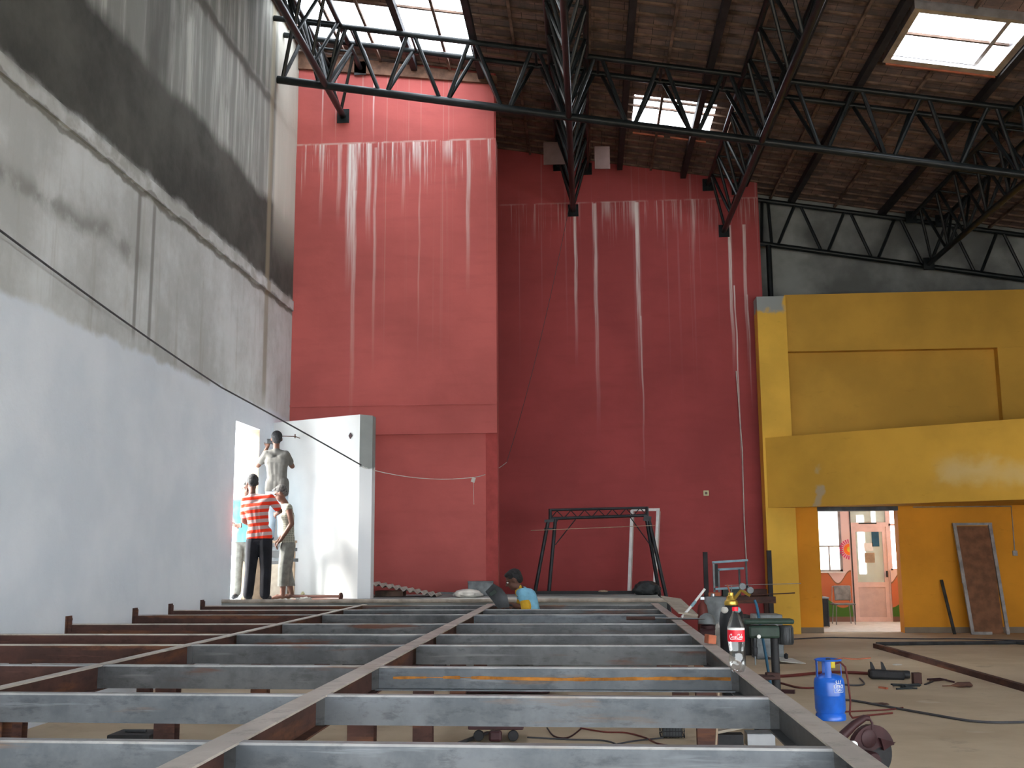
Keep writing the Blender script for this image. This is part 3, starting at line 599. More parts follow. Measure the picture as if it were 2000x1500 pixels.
# ------------------------------------------------------------------ black gantry and white frame behind the platform
t = thing('gantry_frame', 'black steel gantry with lattice top beam and splayed legs before the dark red wall', 'gantry', (.15, 18.9, 0))
def zg(x): return 2.155+.025*(x+.66)
b = MB()
b.tube([(-.66, 18.9, zg(-.66)), (1.02, 18.9, zg(1.02))], .028, 10)
b.tube([(-.66, 18.9, zg(-.66)+.15), (1.02, 18.9, zg(1.02)+.13)], .024, 10); b.tube([(-.66, 18.9, zg(-.66)-.02), (-.66, 18.9, zg(-.66)+.17)], .03, 8); b.tube([(1.02, 18.9, zg(1.02)-.02), (1.02, 18.9, zg(1.02)+.15)], .03, 8)
b.make('top_beam', M['blackm'], t, True)
b = MB(); n = 14
for k in range(n):
    xa = -.66+1.68*k/n; xb = -.66+1.68*(k+1)/n
    b.tube([(xa, 18.9, zg(xa)+(.13 if k % 2 else 0)), (xb, 18.9, zg(xb)+(0 if k % 2 else .13))], .009, 6)
b.make('lattice', M['blackm'], t, True)
for (top, bot) in (((-.70, 18.9, 2.10), (-1.12, 18.95, 0)), ((-.57, 18.9, 2.15), (-.78, 18.6, 0)), ((1.00, 18.9, 2.20), (1.33, 19.1, 0)), ((1.05, 18.9, 2.12), (1.46, 18.7, 0))):
    MB().tube([top, bot], .033, 10).make('leg', M['blackm'], t, True)
MB().bar((-.76, 18.9, 2.11), (-.53, 18.9, 2.13), .05, .05).make('corner_bracket', M['blackm'], t)
MB().bar((-.77, 18.9, 1.98), (-.56, 18.9, 1.98), .03, .03).make('spacer', M['blackm'], t)
MB().bar((.96, 18.9, 2.15), (1.09, 18.9, 2.13), .06, .09).make('corner_bracket', M['blackm'], t)
for (a, c) in (((-.58, 18.85, 1.70), (-.22, 18.9, 2.14)), ((.72, 18.9, 2.18), (1.08, 18.9, 1.66))): MB().tube([a, c], .010, 6).make('brace', M['blackm'], t, True)
MB().tube([(-1.0, 18.84, 1.95), (1.15, 18.84, 2.02)], .006, 6).make('tie_wire', M['card'], t, True)
t = thing('white_door_frame', 'white painted door frame leaning on the dark red wall behind the black gantry', 'door frame', (1.0, 20.9, 0))
MB().bar((.69, 20.5, 0), (.86, 21.1, 2.36), .055, .10).make('jamb', M['whitem'], t)
MB().bar((1.14, 20.3, 0), (1.36, 21.1, 2.36), .055, .12).make('jamb', M['whitem'], t)
MB().bar((.84, 21.1, 2.38), (1.385, 21.1, 2.38), .06, .05).make('head_rail', M['whitem'], t)
tag(MB().bar((1.24, 19.6, 0), (1.22, 20.50, 1.1), .04, .02).make('white_batten', M['whitem']), 'short white batten propped behind the right leg of the gantry', 'batten')
def lump(name, mat, c, r, label, cat, seed=0, amp=.25, flat=True, parent=None):
    bm = bmesh.new(); bmesh.ops.create_icosphere(bm, subdivisions=4, radius=1)
    for v in bm.verts:
        d = v.co.normalized(); k = 1+amp*noise.noise(d*2.2+Vector((seed, 0, 0)))+amp*.5*noise.noise(d*6+Vector((0, seed, 0)))
        v.co = Vector((d.x*k*r[0], d.y*k*r[1], d.z*k*r[2]))
        if flat and v.co.z < -r[2]*.6: v.co.z = -r[2]*.6
    me = bpy.data.meshes.new(name); bm.to_mesh(me); bm.free(); me.materials.append(mat)
    for p in me.polygons: p.use_smooth = True
    o = bpy.data.objects.new(name, me); COL.objects.link(o)
    o.location = Vector(c)+Vector((0, 0, r[2]*.6))
    if parent: o.parent = parent; o.location -= parent.location
    else: tag(o, label, cat)
    return o
lump('tarpaulin_heap', M['tarp'], (.90, 17.45, .9), (.21, .2, .13), 'dark tarpaulin heap on the landing beneath the right legs of the gantry', 'tarpaulin', 3)
b = MB(); b.bar((-.9, 17.8, .925), (.72, 17.75, .925), .08, .05); tag(b.make('black_beam', M['black']), 'long black timber beam lying on the landing before the dark red wall', 'beam')
lump('scrap_paper', M['card'], (.22, 17.6, .94), (.07, .05, .018), 'small crumpled brown paper scrap lying just left of the tarpaulin heap', 'paper', 8)
# corrugated sheet, boxes, sack on the landing
b = MB(); nseg = 60; L0 = Vector((-3.42, 17.25, 1.10)); L1 = Vector((-2.35, 17.1, .915)); vs = []; fs = []
for i in range(nseg+1):
    for j, yy in enumerate((-.35, .25)):
        p = L0.lerp(L1, i/nseg); dz = .022*math.sin(i*1.0)
        vs += [(p.x, p.y+yy, p.z+dz), (p.x, p.y+yy, p.z+dz+.012)]
for i in range(nseg):
    a = i*4; c = a+4
    fs += [(a, a+2, c+2, c), (a+1, c+1, c+3, a+3), (a, c, c+1, a+1), (a+2, a+3, c+3, c+2)]
b.add(vs, fs); tag(b.make('corrugated_sheet', M['asb']), 'pale corrugated roofing sheet sloping down to the right of the white pillar', 'roof sheet')
b = MB(); b.b2((-3.40, 17.2, .9), (-2.95, 17.5, .985)); tag(b.make('timber_block', M['batten']), 'dark timber block propping up the corrugated sheet by the pillar', 'timber')
b = MB(); b.bar((-2.45, 17.65, .935), (-1.98, 17.55, .925), .10, .03); tag(b.make('flat_offcut', M['grey']), 'flat grey offcut on the landing just right of the corrugated sheet', 'offcut')
t = thing('grey_carton', 'faded grey box on the landing behind the welder\'s dark shield', 'box', (-1.73, 17.35, .9))
MB().box((-1.73, 17.35, 1.005), (.40, .3, .21), (0, 0, .1), .01).make('body', M['grey'], t); MB().box((-1.73, 17.35, 1.117), (.41, .31, .02), (0, 0, .1), .004).make('lid', M['grey'], t)
lump('white_sack', M['cloth'], (-1.86, 16.7, .9), (.22, .18, .075), 'limp white sack lying in front of the grey box on the landing', 'sack', 5, .18)

# ------------------------------------------------------------------ workbench with clutter by the yellow column
t = thing('rusty_workbench', 'rusty steel workbench with two tall posts beside the yellow column', 'workbench', (2.42, 18.2, 0))
b = MB(); b.b2((1.86, 17.95, .80), (3.0, 18.55, .84)); b.bar((1.86, 17.96, .77), (3.0, 17.96, .77), .03, .07); b.make('bench_top', M['steel_rust'], t)
for (x, y, zt) in ((1.90, 18.0, 1.56), (2.93, 18.0, 1.58), (1.90, 18.5, .8), (2.93, 18.5, .8)):
    MB().b2((x-.035, y-.035, 0), (x+.035, y+.035, zt)).make('post', M['rafter'] if zt > 1 else M['steel_rust'], t)
MB().b2((1.95, 18.05, .42), (2.9, 18.5, .45)).make('shelf', M['greydk'], t)
t = thing('light_blue_frame', 'light blue angle iron frame standing on the rusty workbench', 'frame', (2.3, 18.15, .84))
for (a, c) in (((2.02, 18.1, 1.39), (2.60, 18.1, 1.425)), ((2.12, 18.3, 1.27), (2.56, 18.3, 1.29)), ((2.03, 18.1, .96), (2.60, 18.1, .99))): MB().bar(a, c, .03, .035).make('rail', M['lblue'], t)
for (x, y, zt) in ((2.04, 18.1, 1.39), (2.14, 18.3, 1.27), (2.48, 18.3, 1.28), (2.57, 18.1, 1.41)): MB().bar((x, y, .84), (x, y, zt), .03, .03).make('upright', M['grey'] if x < 2.3 else M['greydk'], t)
MB().b2((2.06, 18.12, 1.0), (2.11, 18.28, 1.36)).make('side_plate', M['black'], t)
for (x, y, z, d, m, lab, nm) in ((2.32, 18.25, .99, (.28, .1, .12), 'green', 'dark green metal block inside the light blue frame', 'metal_block'), (2.78, 18.3, .90, (.24, .2, .10), 'steel_rust', 'rusty iron block at the right of the workbench top', 'iron_block'), (2.02, 18.02, .875, (.2, .1, .07), 'brick', 'reddish offcut at the left end of the workbench', 'offcut')):
    tag(MB().box((x, y, z if nm != 'metal_block' else .90), d, (0, 0, .1), .008).make(nm, M[m], at=(x, y, .84)), lab, 'metal')
b = MB(); b.tube([(2.2, 18.0, 1.02), (3.4, 17.9, 1.05)], .006, 6); b.tube([(2.3, 18.0, .85), (2.31, 18.0, 1.03)], .006, 6)
tag(b.make('welding_rod', M['galv'], None, True), 'thin bent rod sticking out over the right end of the workbench', 'rod')
b = MB(); b.tube([(2.5, 17.97, .86), (3.30, 17.9, .90)], .010, 6)
tag(b.make('rusty_rod', M['steel_rust'], None, True), 'rusty red rod lying on the workbench pointing at the yellow column', 'rod')
for (x, y, z, d, m, lab) in ((2.20, 17.2, .30, (.50, .4, .60), 'greydk', 'dark steel box on the floor before the rusty workbench'), (2.62, 16.6, .32, (.40, .4, .64), 'grey', 'grey steel cabinet on the floor right of the dark box')):
    t = thing('steel_box', lab, 'box', (x, y, 0), 'steel boxes before the workbench')
    MB().box((x, y, z), d, (0, 0, .05), .012).make('body', M[m], t); MB().box((x, y-.21, z+.1), (.3, .01, .02)).make('handle', M['chrome'], t)
# red cylinder, tank, grinder, brick, cloth beyond the right girder
t = thing('red_gas_cylinder', 'small shiny dark red cylinder standing past the far right of the frame', 'cylinder', (1.32, 13.0, 0))
MB().lathe([(.06, 0), (.062, .03), (.062, .86), (.05, .94), (.02, .98), (.02, 1.0)], (1.32, 13.0, 0), 20).make('body', M['redrub'], t, True); MB().box((1.32, 13.0, 1.02), (.05, .03, .04), None, .005).make('valve', M['chrome'], t)
t = thing('grey_tank', 'tall grey drum behind the dark gas cylinder', 'drum', (1.62, 14.2, 0))
MB().lathe([(.16, 0), (.165, .02), (.165, .45), (.17, .46), (.165, .47), (.165, .92), (.14, .99), (.0001, 1.0)], (1.62, 14.2, 0), 28).make('body', M['grey'], t, True)
MB().lathe([(.03, 0), (.03, .04), (.0001, .045)], (1.58, 14.2, .99), 12).make('bung', M['chrome'], t, True)
t = thing('bench_grinder', 'maroon machine with a round grey cap beyond the right girder', 'machine', (1.16, 11.0, 0))
MB().lathe([(.09, .0), (.09, .02), (.03, .06), (.03, .60), (.07, .66), (.075, .84), (.0001, .86)], (1.16, 11.0, 0), 20).make('pedestal', M['maroon'], t, True)
MB().lathe([(.085, 0), (.083, .03), (.065, .075), (.03, .10), (.0001, .105)], (1.155, 11.0, .855), 24).make('cap', M['grey'], t, True)
MB().lathe([(.05, -.08), (.055, -.07), (.055, .07), (.05, .08)], (1.16, 10.95, .76), 18, (0, PI/2, 0)).make('motor', M['maroon'], t, True)
b = MB(); b.box((.855, 7.95, .940), (.060, .09, .062), (.0, .1, .25), .006); tag(b.make('broken_brick', M['brick'], at=(.855, 7.95, .9)), 'piece of orange brick on the right girder left of the clear bottle', 'brick')
lump('white_rag', M['cloth'], (1.235, 10.72, .55), (.045, .05, .19), 'pale rag hanging beside the dark gas cylinder', 'rag', 2, .3)
b = MB(); b.b2((1.16, 10.66, 0), (1.31, 10.78, .56)); tag(b.make('wooden_crate', M['card']), 'narrow wooden crate under the pale rag', 'crate')
b = MB(); b.prism([(.92, 14.3, .99), (1.12, 13.6, .98), (1.16, 11.9, .88), (.95, 11.9, .905)], (0, 0, .014)); tag(b.make('plywood_sheet', M['cardpale']), 'pale sheet lying on the far right corner of the steel frame', 'sheet')
b = MB(); b.box((1.03, 11.35, .905), (.14, .3, .012), (0, .1, -.1)); tag(b.make('plywood_offcut', M['cardpale']), 'small pale offcut nearer than the sheet on the right girder', 'offcut')
b = MB(); b.tube([(.99, 12.0, .86), (1.13, 12.02, 1.01)], .014, 8); b.tube([(1.13, 12.02, 1.01), (1.255, 12.04, 1.16)], .014, 8); o = tag(b.make('white_bar', M['whitem'], None, True), 'short white bar tilted up at the far right corner of the frame', 'bar')
MB().tube([(1.10, 12.016, .975), (1.15, 12.024, 1.03)], .017, 8).make('dark_band', M['lblue'], o, True)

# ------------------------------------------------------------------ oxygen cylinder with regulator and hose
t = thing('oxygen_cylinder', 'tall black gas cylinder with brass valve standing behind the clear bottle', 'gas cylinder', (1.33, 10.45, 0))
c0 = (1.33, 10.45, 0)
MB().lathe([(.112, 0), (.115, .02), (.115, .93), (.105, .99), (.075, 1.04), (.045, 1.065), (.04, 1.07)], c0, 28).make('body', M['blackm'], t, True)
MB().lathe([(.062, 1.06), (.066, 1.075), (.060, 1.10), (.046, 1.11), (.040, 1.14), (.028, 1.15), (.026, 1.175), (.0001, 1.18)], c0, 20).make('valve', M['brass'], t, True)
b = MB(); b.tube([(1.33, 10.45, 1.15), (1.30, 10.45, 1.25)], .008, 6); b.make('spindle', M['brick'], t)
for (dx, m, r) in ((-.075, 'cloth', .035), (.045, 'lblue', .032)): MB().ell((1.33+dx, 10.36, 1.02), (r, .03, r*.9)).make('rag' if m == 'cloth' else 'blue_cap', M[m], t, True)
reg = MB().tube([(1.36, 10.43, 1.12), (1.42, 10.40, 1.20), (1.50, 10.38, 1.15)], .016, 8).make('regulator', M['brass'], t, True)
for (x, z) in ((1.43, 1.235), (1.50, 1.20)):
    MB().lathe([(.030, -.018), (.033, -.014), (.033, .012), (.029, .018)], (x, 10.37, z), 22, (PI/2, .35, 0)).make('gauge', M['grey'], reg, True)
tag(MB().tube([(1.535, 10.35, 1.11), (1.55, 10.34, 1.06), (1.60, 10.25, .62), (1.63, 10.2, .30), (1.66, 10.1, .02)], .013, 8).make('blue_hose', M['bluehose'], None, True), 'straight blue hose running down from the cylinder gauges', 'hose')
# ------------------------------------------------------------------ pedestal drill
t = thing('pillar_drill', 'green pillar drill with black motor on a round column', 'drill press', (1.635, 9.95, 0))
MB().box((1.56, 9.85, .02), (.26, .36, .04), None, .008).make('base', M['greydk'], t)
MB().lathe([(.037, .03), (.037, .88)], (1.635, 9.95, 0), 18).make('column', M['black'], t, True)
MB().box((1.53, 9.9, .855), (.27, .16, .11), None, .02).make('head', M['green'], t)
MB().box((1.575, 9.9, .945), (.44, .17, .045), None, .018).make('belt_cover', M['green'], t)
b = MB(); b.lathe([(.062, 0), (.066, .008), (.066, .15), (.058, .165)], (1.735, 9.95, .74), 24)
for k in range(16):
    a = 2*PI*k/16; b.box((1.735+.067*math.cos(a), 9.95+.067*math.sin(a), .82), (.006, .006, .13), (0, 0, a))
b.make('motor', M['greydk'], t, True)
MB().lathe([(.004, .57), (.007, .58), (.007, .65)], (1.445, 9.85, 0), 10).make('drill_bit', M['grey'], t, True)
MB().lathe([(.012, .645), (.024, .67), (.026, .72), (.018, .73), (.018, .805)], (1.445, 9.85, 0), 16).make('chuck', M['blackm'], t, True)
MB().lathe([(.016, 0), (.018, .01), (.016, .02)], (1.475, 9.80, .82), 14, (PI/2, 0, 0)).make('feed_knob', M['whitem'], t, True)
MB().box((1.50, 9.85, .47), (.20, .2, .025), None, .006).box((1.6, 9.92, .47), (.12, .1, .06), None, .01).make('table', M['steel_rust'], t)
MB().box((1.48, 9.85, .30), (.22, .22, .10), None, .01).make('vice', M['greydk'], t)
# ------------------------------------------------------------------ clear drinks bottle
bc = Vector((.803, 6.15, .9)); t = thing('plastic_bottle', 'clear plastic cola bottle with red cap and red label on the right girder', 'bottle', bc)
prof = [(.012, .006), (.028, .001), (.036, .004), (.043, .022), (.0450, .045), (.0440, .075), (.0405, .100), (.0405, .115), (.0445, .145), (.0465, .165), (.0465, .235), (.0455, .245), (.041, .262), (.030, .292), (.020, .315), (.0145, .328), (.0135, .333)]
b = MB(); vs = []; n = 40
for i, (r, z) in enumerate(prof):
    for k in range(n):
        a = 2*PI*k/n; rr = r*(1-(.13*max(0, 1-z/.05)*(0.5-.5*math.cos(5*a)))) if i > 1 else r; zz = z+(.007*(0.5-.5*math.cos(5*a)) if i in (1, 2) else 0)
        vs.append(bc+Vector((rr*math.cos(a), rr*math.sin(a), zz)))
fs = []
for i in range(len(prof)-1):
    for k in range(n): fs.append((i*n+k, i*n+(k+1) % n, (i+1)*n+(k+1) % n, (i+1)*n+k))
b.add(vs, fs); b.make('body', M['petglass'], t, True)
b = MB(); b.lathe([(.0155, .330), (.0158, .332), (.0158, .350), (.0145, .353), (.0001, .353)], bc, 24)
for k in range(30):
    a = 2*PI*k/30; b.box(bc+Vector((.0158*math.cos(a), .0158*math.sin(a), .341)), (.0012, .0012, .018), (0, 0, a))
b.make('cap', M['redlabel'], t)
lb = MB().lathe([(.0470, .166), (.0472, .168), (.0472, .228), (.0470, .230)], bc, 40).make('label', M['redlabel'], t, True)
MB().lathe([(.0474, .2285), (.0474, .2385), (.0470, .2395)], bc, 40).make('label_band', M['whitem'], t, True)
view = math.atan2(-bc.y, -bc.x)
def wrap(x, z, r, a0=view): a = a0+x/r; return bc+Vector((r*math.cos(a), r*math.sin(a), z))
# flowing white script, drawn as strokes (x along the label, y up)
def arc(cx, cy, rx, ry, a0, a1, n=14): return [(cx+rx*math.cos(math.radians(a0+(a1-a0)*i/n)), cy+ry*math.sin(math.radians(a0+(a1-a0)*i/n))) for i in range(n+1)]
SH = .28
strokes = []
def letter_o(x): strokes.append([(x+p[0], p[1]) for p in arc(.5, .5, .42, .5, 60, 420)])
def letter_c(x): strokes.append([(x+p[0], p[1]) for p in arc(.55, .5, .45, .5, 50, 310)])
def letter_a(x): letter_o(x); strokes.append([(x+.95, 1.0), (x+.93, .3), (x+1.05, 0), (x+1.25, .15)])
def letter_l(x): strokes.append([(x, .3), (x+.35, 1.4), (x+.45, 2.1), (x+.25, 2.2), (x+.12, 1.4), (x+.15, .3), (x+.35, 0), (x+.55, .15)])
def cap_c(x): strokes.append([(x+p[0], p[1]) for p in arc(.95, 1.05, .95, 1.15, 35, 325, 22)]+[(x+2.0, .35)]); strokes.append([(x+1.7, 1.65), (x+1.3, 1.35), (x+1.15, 1.9), (x+1.6, 2.25)])
x = 0; cap_c(0); letter_o(1.75); letter_c(2.8); letter_a(3.85)
strokes.append([(5.15, .6), (5.6, .72)]); cap_c(5.5); letter_o(7.3); letter_l(8.35); letter_a(8.9)
strokes.append([(.6, -.25), (1.2, -.75), (2.6, -.85), (4.2, -.5), (6.0, -.45), (8.0, -.8), (9.6, -.6)])
b = MB(); sc_ = .0078
for sidx, s_ in enumerate(strokes):
    pp = [wrap(-((px+SH*py)-5.2)*sc_*-1, .186+py*.0100, .0478) for (px, py) in s_]
    b.tube(pp, .0011 if sidx < len(strokes)-1 else .0016, 6)
b.make('lettering', M['logo'], lb)

# ------------------------------------------------------------------ blue gas bottle
gc = Vector((2.235, 10.62, 0)); t = thing('blue_gas_cylinder', 'blue cooking gas cylinder with carrying handles standing on the floor', 'gas cylinder', gc); t.scale = (.92, .92, .91)
b = MB(); R0 = .152
prof = [(R0*.93, .075), (R0, .11), (R0, .24), (R0*1.012, .245), (R0*1.012, .252), (R0, .257), (R0, .37), (R0*.95, .405), (R0*.80, .435), (R0*.5, .455), (.03, .462), (.03, .48), (.0001, .48)]
b.lathe(prof, gc, 44); b.make('body', M['bluegas'], t, True)
b = MB(); b.lathe([(R0*.96, 0), (R0*.99, .005), (R0*.99, .05), (R0*.86, .075), (R0*.84, .07), (R0*.93, .045), (R0*.93, .0)], gc, 44); b.make('foot_ring', M['bluegas'], t, True)
b = MB(); rg = R0*.84
for (a, wd) in ((PI*1.02, .5), (PI*1.42, .48), (PI*1.95, .3), (PI*.55, .35)):
    n = 6
    for k in range(n):
        a0 = a-wd/2+wd*k/n; a1 = a-wd/2+wd*(k+1)/n
        q = [gc+Vector((rr*math.cos(aa), rr*math.sin(aa), z)) for rr in (rg, rg-.006) for (aa, z) in ((a0, .41), (a1, .41), (a1, .595), (a0, .595))]
        b.add(q, [(0, 1, 2, 3), (7, 6, 5, 4), (0, 4, 5, 1), (1, 5, 6, 2), (2, 6, 7, 3), (3, 7, 4, 0)])
b.tube([gc+Vector((rg*math.cos(2*PI*k/40), rg*math.sin(2*PI*k/40), .598)) for k in range(41)], .010, 8)
b.make('handle_collar', M['bluegas'], t, True)
MB().lathe([(.016, .48), (.018, .52), (.03, .53), (.03, .57), (.016, .575)], gc, 16).make('valve', M['yplastic'], t, True)
MB().box(gc+Vector((-.02, -.10, .605)), (.045, .03, .035), None, .006).make('black_clip', M['black'], t)
MB().box(gc+Vector((.035, -.03, .55)), (.05, .05, .07), None, .01).make('pressure_regulator', M['yplastic'], t)
# printed mark, wrapped onto the shell
def gwrap(x, z, r=R0+.0012, a0=math.atan2(-gc.y, -gc.x)+.66):
    a = a0+x/r; return gc+Vector((r*math.cos(a), r*math.sin(a), z))
def text_mesh(s, size):
    cu = bpy.data.curves.new('t', 'FONT'); cu.body = s; cu.size = size; cu.align_x = 'CENTER'; cu.offset = size*.025; cu.resolution_u = 3
    o = bpy.data.objects.new('t', cu); COL.objects.link(o); dg = bpy.context.evaluated_depsgraph_get()
    me = bpy.data.meshes.new_from_object(o.evaluated_get(dg)); v = [tuple(q.co) for q in me.vertices]; f = [tuple(p.vertices) for p in me.polygons]
    bpy.data.objects.remove(o); return v, f
b = MB()
for s, z0, sz in (('LITRO', .328, .040), ('GAS', .296, .036)):
    v, f = text_mesh(s, sz); b.add([gwrap(p[0]*.98, z0+p[1]) for p in v], f)
hw, zl, zh = .056, .284, .365
fpts = [(-hw, zl), (hw, zl), (hw, zh-.01), (hw*.55, zh), (hw*.4, zh+.008), (-hw*.4, zh+.008), (-hw*.55, zh), (-hw, zh-.01)]
for i in range(len(fpts)):
    a, c = fpts[i], fpts[(i+1) % len(fpts)]
    b.tube([gwrap(a[0]+(c[0]-a[0])*q/6, a[1]+(c[1]-a[1])*q/6) for q in range(7)], .0022, 5)
for k in (-1, 0, 1):
    b.tube([gwrap(k*.022-.004, .376), gwrap(k*.022+k*.006-.004, .392), gwrap(k*.022+k*.004, .408)], [.0045, .005, .0015], 6); 
b.make('printed_mark', M['logo'], t)
hose = [gc+Vector((p[0]*.94, p[1], p[2]*.91)) for p in ((.06, -.03, .56), (.11, -.04, .575), (.155, -.05, .53), (.17, -.06, .40), (.185, -.06, .2), (.175, -.05, .06), (.21, 0, .015), (.35, .15, .012), (.7, .35, .012))]
tag(MB().tube(hose, .009, 8).make('red_hose', M['redrub'], None, True), 'red rubber hose hanging down the right side of the blue gas cylinder', 'hose')
b = MB(); b.tube([gc+Vector(p) for p in ((.05, -.03, .545), (.14, -.02, .56), (.22, 0, .55), (.30, .05, .545), (.42, .1, .55))], .006, 8)
tag(b.make('copper_lead', M['brick'], None, True), 'thin reddish lead sticking out right of the blue cylinder valve', 'lead')

# ------------------------------------------------------------------ abrasive cut-off saw
sc = Vector((1.86, 7.75, 0)); t = thing('chop_saw', 'maroon cut-off saw with a dark abrasive disc at the right girder', 'saw', sc)
MB().box(sc+Vector((-.03, .02, .025)), (.34, .5, .05), None, .01).make('base', M['maroon'], t)
MB().lathe([(.165, -.002), (.165, .002)], sc+Vector((.035, 0, .195)), 40, (PI/2, 0, .45)).make('disc', M['black'], t)
b = MB(); pl = []
for k in range(15):
    a = math.radians(12+165*k/14); pl.append((math.cos(a)*.182, math.sin(a)*.182))
pl += [(-.10, -.03), (.04, .03)]
Rz = Matrix.Rotation(.45, 3, 'Z'); b.prism([sc+Vector((.03, 0, .205))+Rz @ Vector((p[0], -.022, p[1])) for p in pl], Rz @ Vector((0, .044, 0)))
b.make('guard', M['maroon'], t)
MB().tube([sc+Vector(p) for p in ((-.25, -.10, .22), (-.19, -.08, .31), (-.09, -.05, .39), (-.01, -.03, .435), (.02, -.02, .43))], [.030, .034, .028, .022, .018], 10).make('arm', M['maroon'], t, True)
MB().tube([sc+Vector(p) for p in ((.02, -.02, .435), (.04, -.02, .40), (.035, -.02, .34))], .008, 8).make('trigger_bar', M['maroon'], t, True)
MB().lathe([(.001, -.07), (.058, -.07), (.065, -.05), (.065, .07), (.055, .085), (.001, .085)], sc+Vector((-.03, -.09, .17)), 22, (PI/2, 0, .45)).make('motor', M['maroon'], t, True)
MB().lathe([(.042, -.02), (.046, 0), (.040, .02), (.001, .022)], sc+Vector((-.035, -.17, .17)), 20, (PI/2, 0, .45)).make('motor_end', M['grey'], t, True)
MB().lathe([(.05, -.006), (.062, 0), (.05, .006)], sc+Vector((.01, -.04, .30)), 22, (PI/2, 0, .45)).make('hub_ring', M['maroon'], t, True)
MB().lathe([(.023, -.02), (.025, .02), (.001, .022)], sc+Vector((-.115, -.12, .275)), 16, (PI/2, .3, 0)).make('white_plug', M['whitem'], t, True)
MB().tube([sc+Vector(p) for p in ((.0, .1, .05), (-.02, .09, .14), (-.02, .05, .20))], .03, 8).make('pivot', M['greydk'], t, True)
b = MB(); b.prism([sc+Vector((.09, -.03, .30)), sc+Vector((.20, .02, .265)), sc+Vector((.115, .0, .215))], (-.01, .03, 0)); b.make('spark_deflector', M['maroon'], t)

# ------------------------------------------------------------------ pieces on the open floor
tag(MB().bar((4.63, 18.35, .035), (4.85, 11.9, .035), .07, .07).make('steel_tube', M['steel_rust']), 'long rusty square tube lying across the open floor', 'steel tube')
o = tag(MB().tube([(4.75, 18.75, .03), (7.1, 19.0, .03), (7.6, 18.2, .03)], .03, 8).make('grey_pipe', M['greydk'], None, True), 'grey pipe lying on the floor just beyond the rusty square tube', 'pipe')
tag(MB().tube([(5.3, 13.3, .02), (6.2, 12.9, .02)], .02, 8).make('short_pipe', M['maroon'], None, True), 'short maroon pipe at the right edge beside the rusty tube', 'pipe')
def floorline(name, pts, r, mat, label, cat='cable'):
    P_ = [Vector((p[0], p[1], r+.001)) for p in pts]; out = []
    for i in range(len(P_)-1):
        a, c = P_[i], P_[i+1]; a0 = P_[max(i-1, 0)]; c1 = P_[min(i+2, len(P_)-1)]
        for k in range(6):
            u = k/6; out.append(.5*((2*a)+(-a0+c)*u+(2*a0-5*a+4*c-c1)*u*u+(-a0+3*a-3*c+c1)*u**3))
    out.append(P_[-1]); return tag(MB().tube(out, r, 6).make(name, M[mat], None, True), label, cat)
floorline('floor_cable', [(3.6, 20.0), (4.3, 20.35), (5.0, 20.2), (5.9, 20.0), (6.6, 20.0), (7.6, 19.5)], .012, 'cable', 'dark cable on the floor in front of the yellow doorway')
floorline('floor_cable', [(2.40, 12.0), (2.70, 11.87), (2.917, 11.48), (3.23, 10.87), (3.51, 10.43), (3.95, 10.42), (4.6, 10.6)], .012, 'cable', 'grey cable curving from the blue cylinder to the right edge')
floorline('floor_hose', [(1.7, 13.4), (2.1, 13.9), (2.47, 14.08), (2.9, 14.4), (3.2, 14.5), (3.6, 14.3)], .020, 'redrub', 'thick dark red hose on the floor behind the blue cylinder', 'hose')
floorline('floor_hose', [(1.8, 14.2), (2.2, 13.5), (2.38, 12.94), (2.6, 12.9), (2.75, 12.6), (2.5, 12.2)], .012, 'redrub', 'thin looped red hose on the floor left of the blue cylinder', 'hose')
floorline('floor_cable', [(2.3, 11.0), (2.6, 11.1), (2.9, 11.2), (3.1, 11.35)], .008, 'redrub', 'short thin reddish lead on the floor right of the blue cylinder base', 'lead')
floorline('floor_cable', [(2.7, 13.6), (3.0, 13.2), (3.2, 13.3), (3.3, 13.9)], .010, 'cable', 'short dark curved cable between the blue cylinder and the iron clamp')
def stick(name, p, q, wd, mat, label, cat='scrap'):
    return tag(MB().bar((p[0], p[1], wd/2), (q[0], q[1], wd/2), wd*1.6, wd).make(name, M[mat]), label, cat)
stick('red_bar', (1.95, 12.6), (2.25, 12.5), .04, 'maroon', 'dull red bar on the floor right of the drill column')
# iron clamp heap
t = thing('iron_clamp', 'heavy black iron clamp lying on the floor behind the small steel block', 'clamp', (3.65, 13.9, 0))
MB().box((3.62, 13.9, .055), (.42, .16, .11), (0, .05, -.05), .03).make('body', M['black'], t)
MB().lathe([(.045, -.10), (.05, -.08), (.05, .08), (.045, .10)], (3.80, 13.9, .055), 16, (0, PI/2, 0)).make('barrel', M['blackm'], t, True)
for x in (3.47, 3.60): MB().prism([(x-.03, 13.9, .10), (x+.03, 13.9, .10), (x-.012, 13.9, .20), (x-.035, 13.9, .21)], (0, .02, 0)).make('jaw', M['black'], t)
tag(MB().box((3.845, 13.42, .065), (.10, .08, .13), (0, 0, .1), .006).make('steel_block', M['steel_rust'], at=(3.845, 13.42, 0)), 'small upright rusty steel block on the floor', 'block')
b = MB(); random.seed(3)
for k in range(9):
    a = random.uniform(-.5, .5); x = 3.60+random.uniform(-.08, .08); y = 12.95+random.uniform(-.12, .12); L_ = random.uniform(.12, .2)
    b.tube([(x-L_/2*math.cos(a), y-L_*math.sin(a), .012+.008*k*.5), (x+L_/2*math.cos(a), y+L_*math.sin(a), .014+.008*k*.5)], .011, 6)
tag(b.make('welding_leads', M['tarp'], None, True), 'tangled black tool heap on the floor in front of the iron clamp', 'tools')
b = MB(); b.tube([(4.02, 13.05, .02), (4.12, 13.05, .022), (4.2, 13.05, .035), (4.33, 13.06, .035), (4.36, 13.06, .02)], [.006, .007, .030, .032, .012], 10)
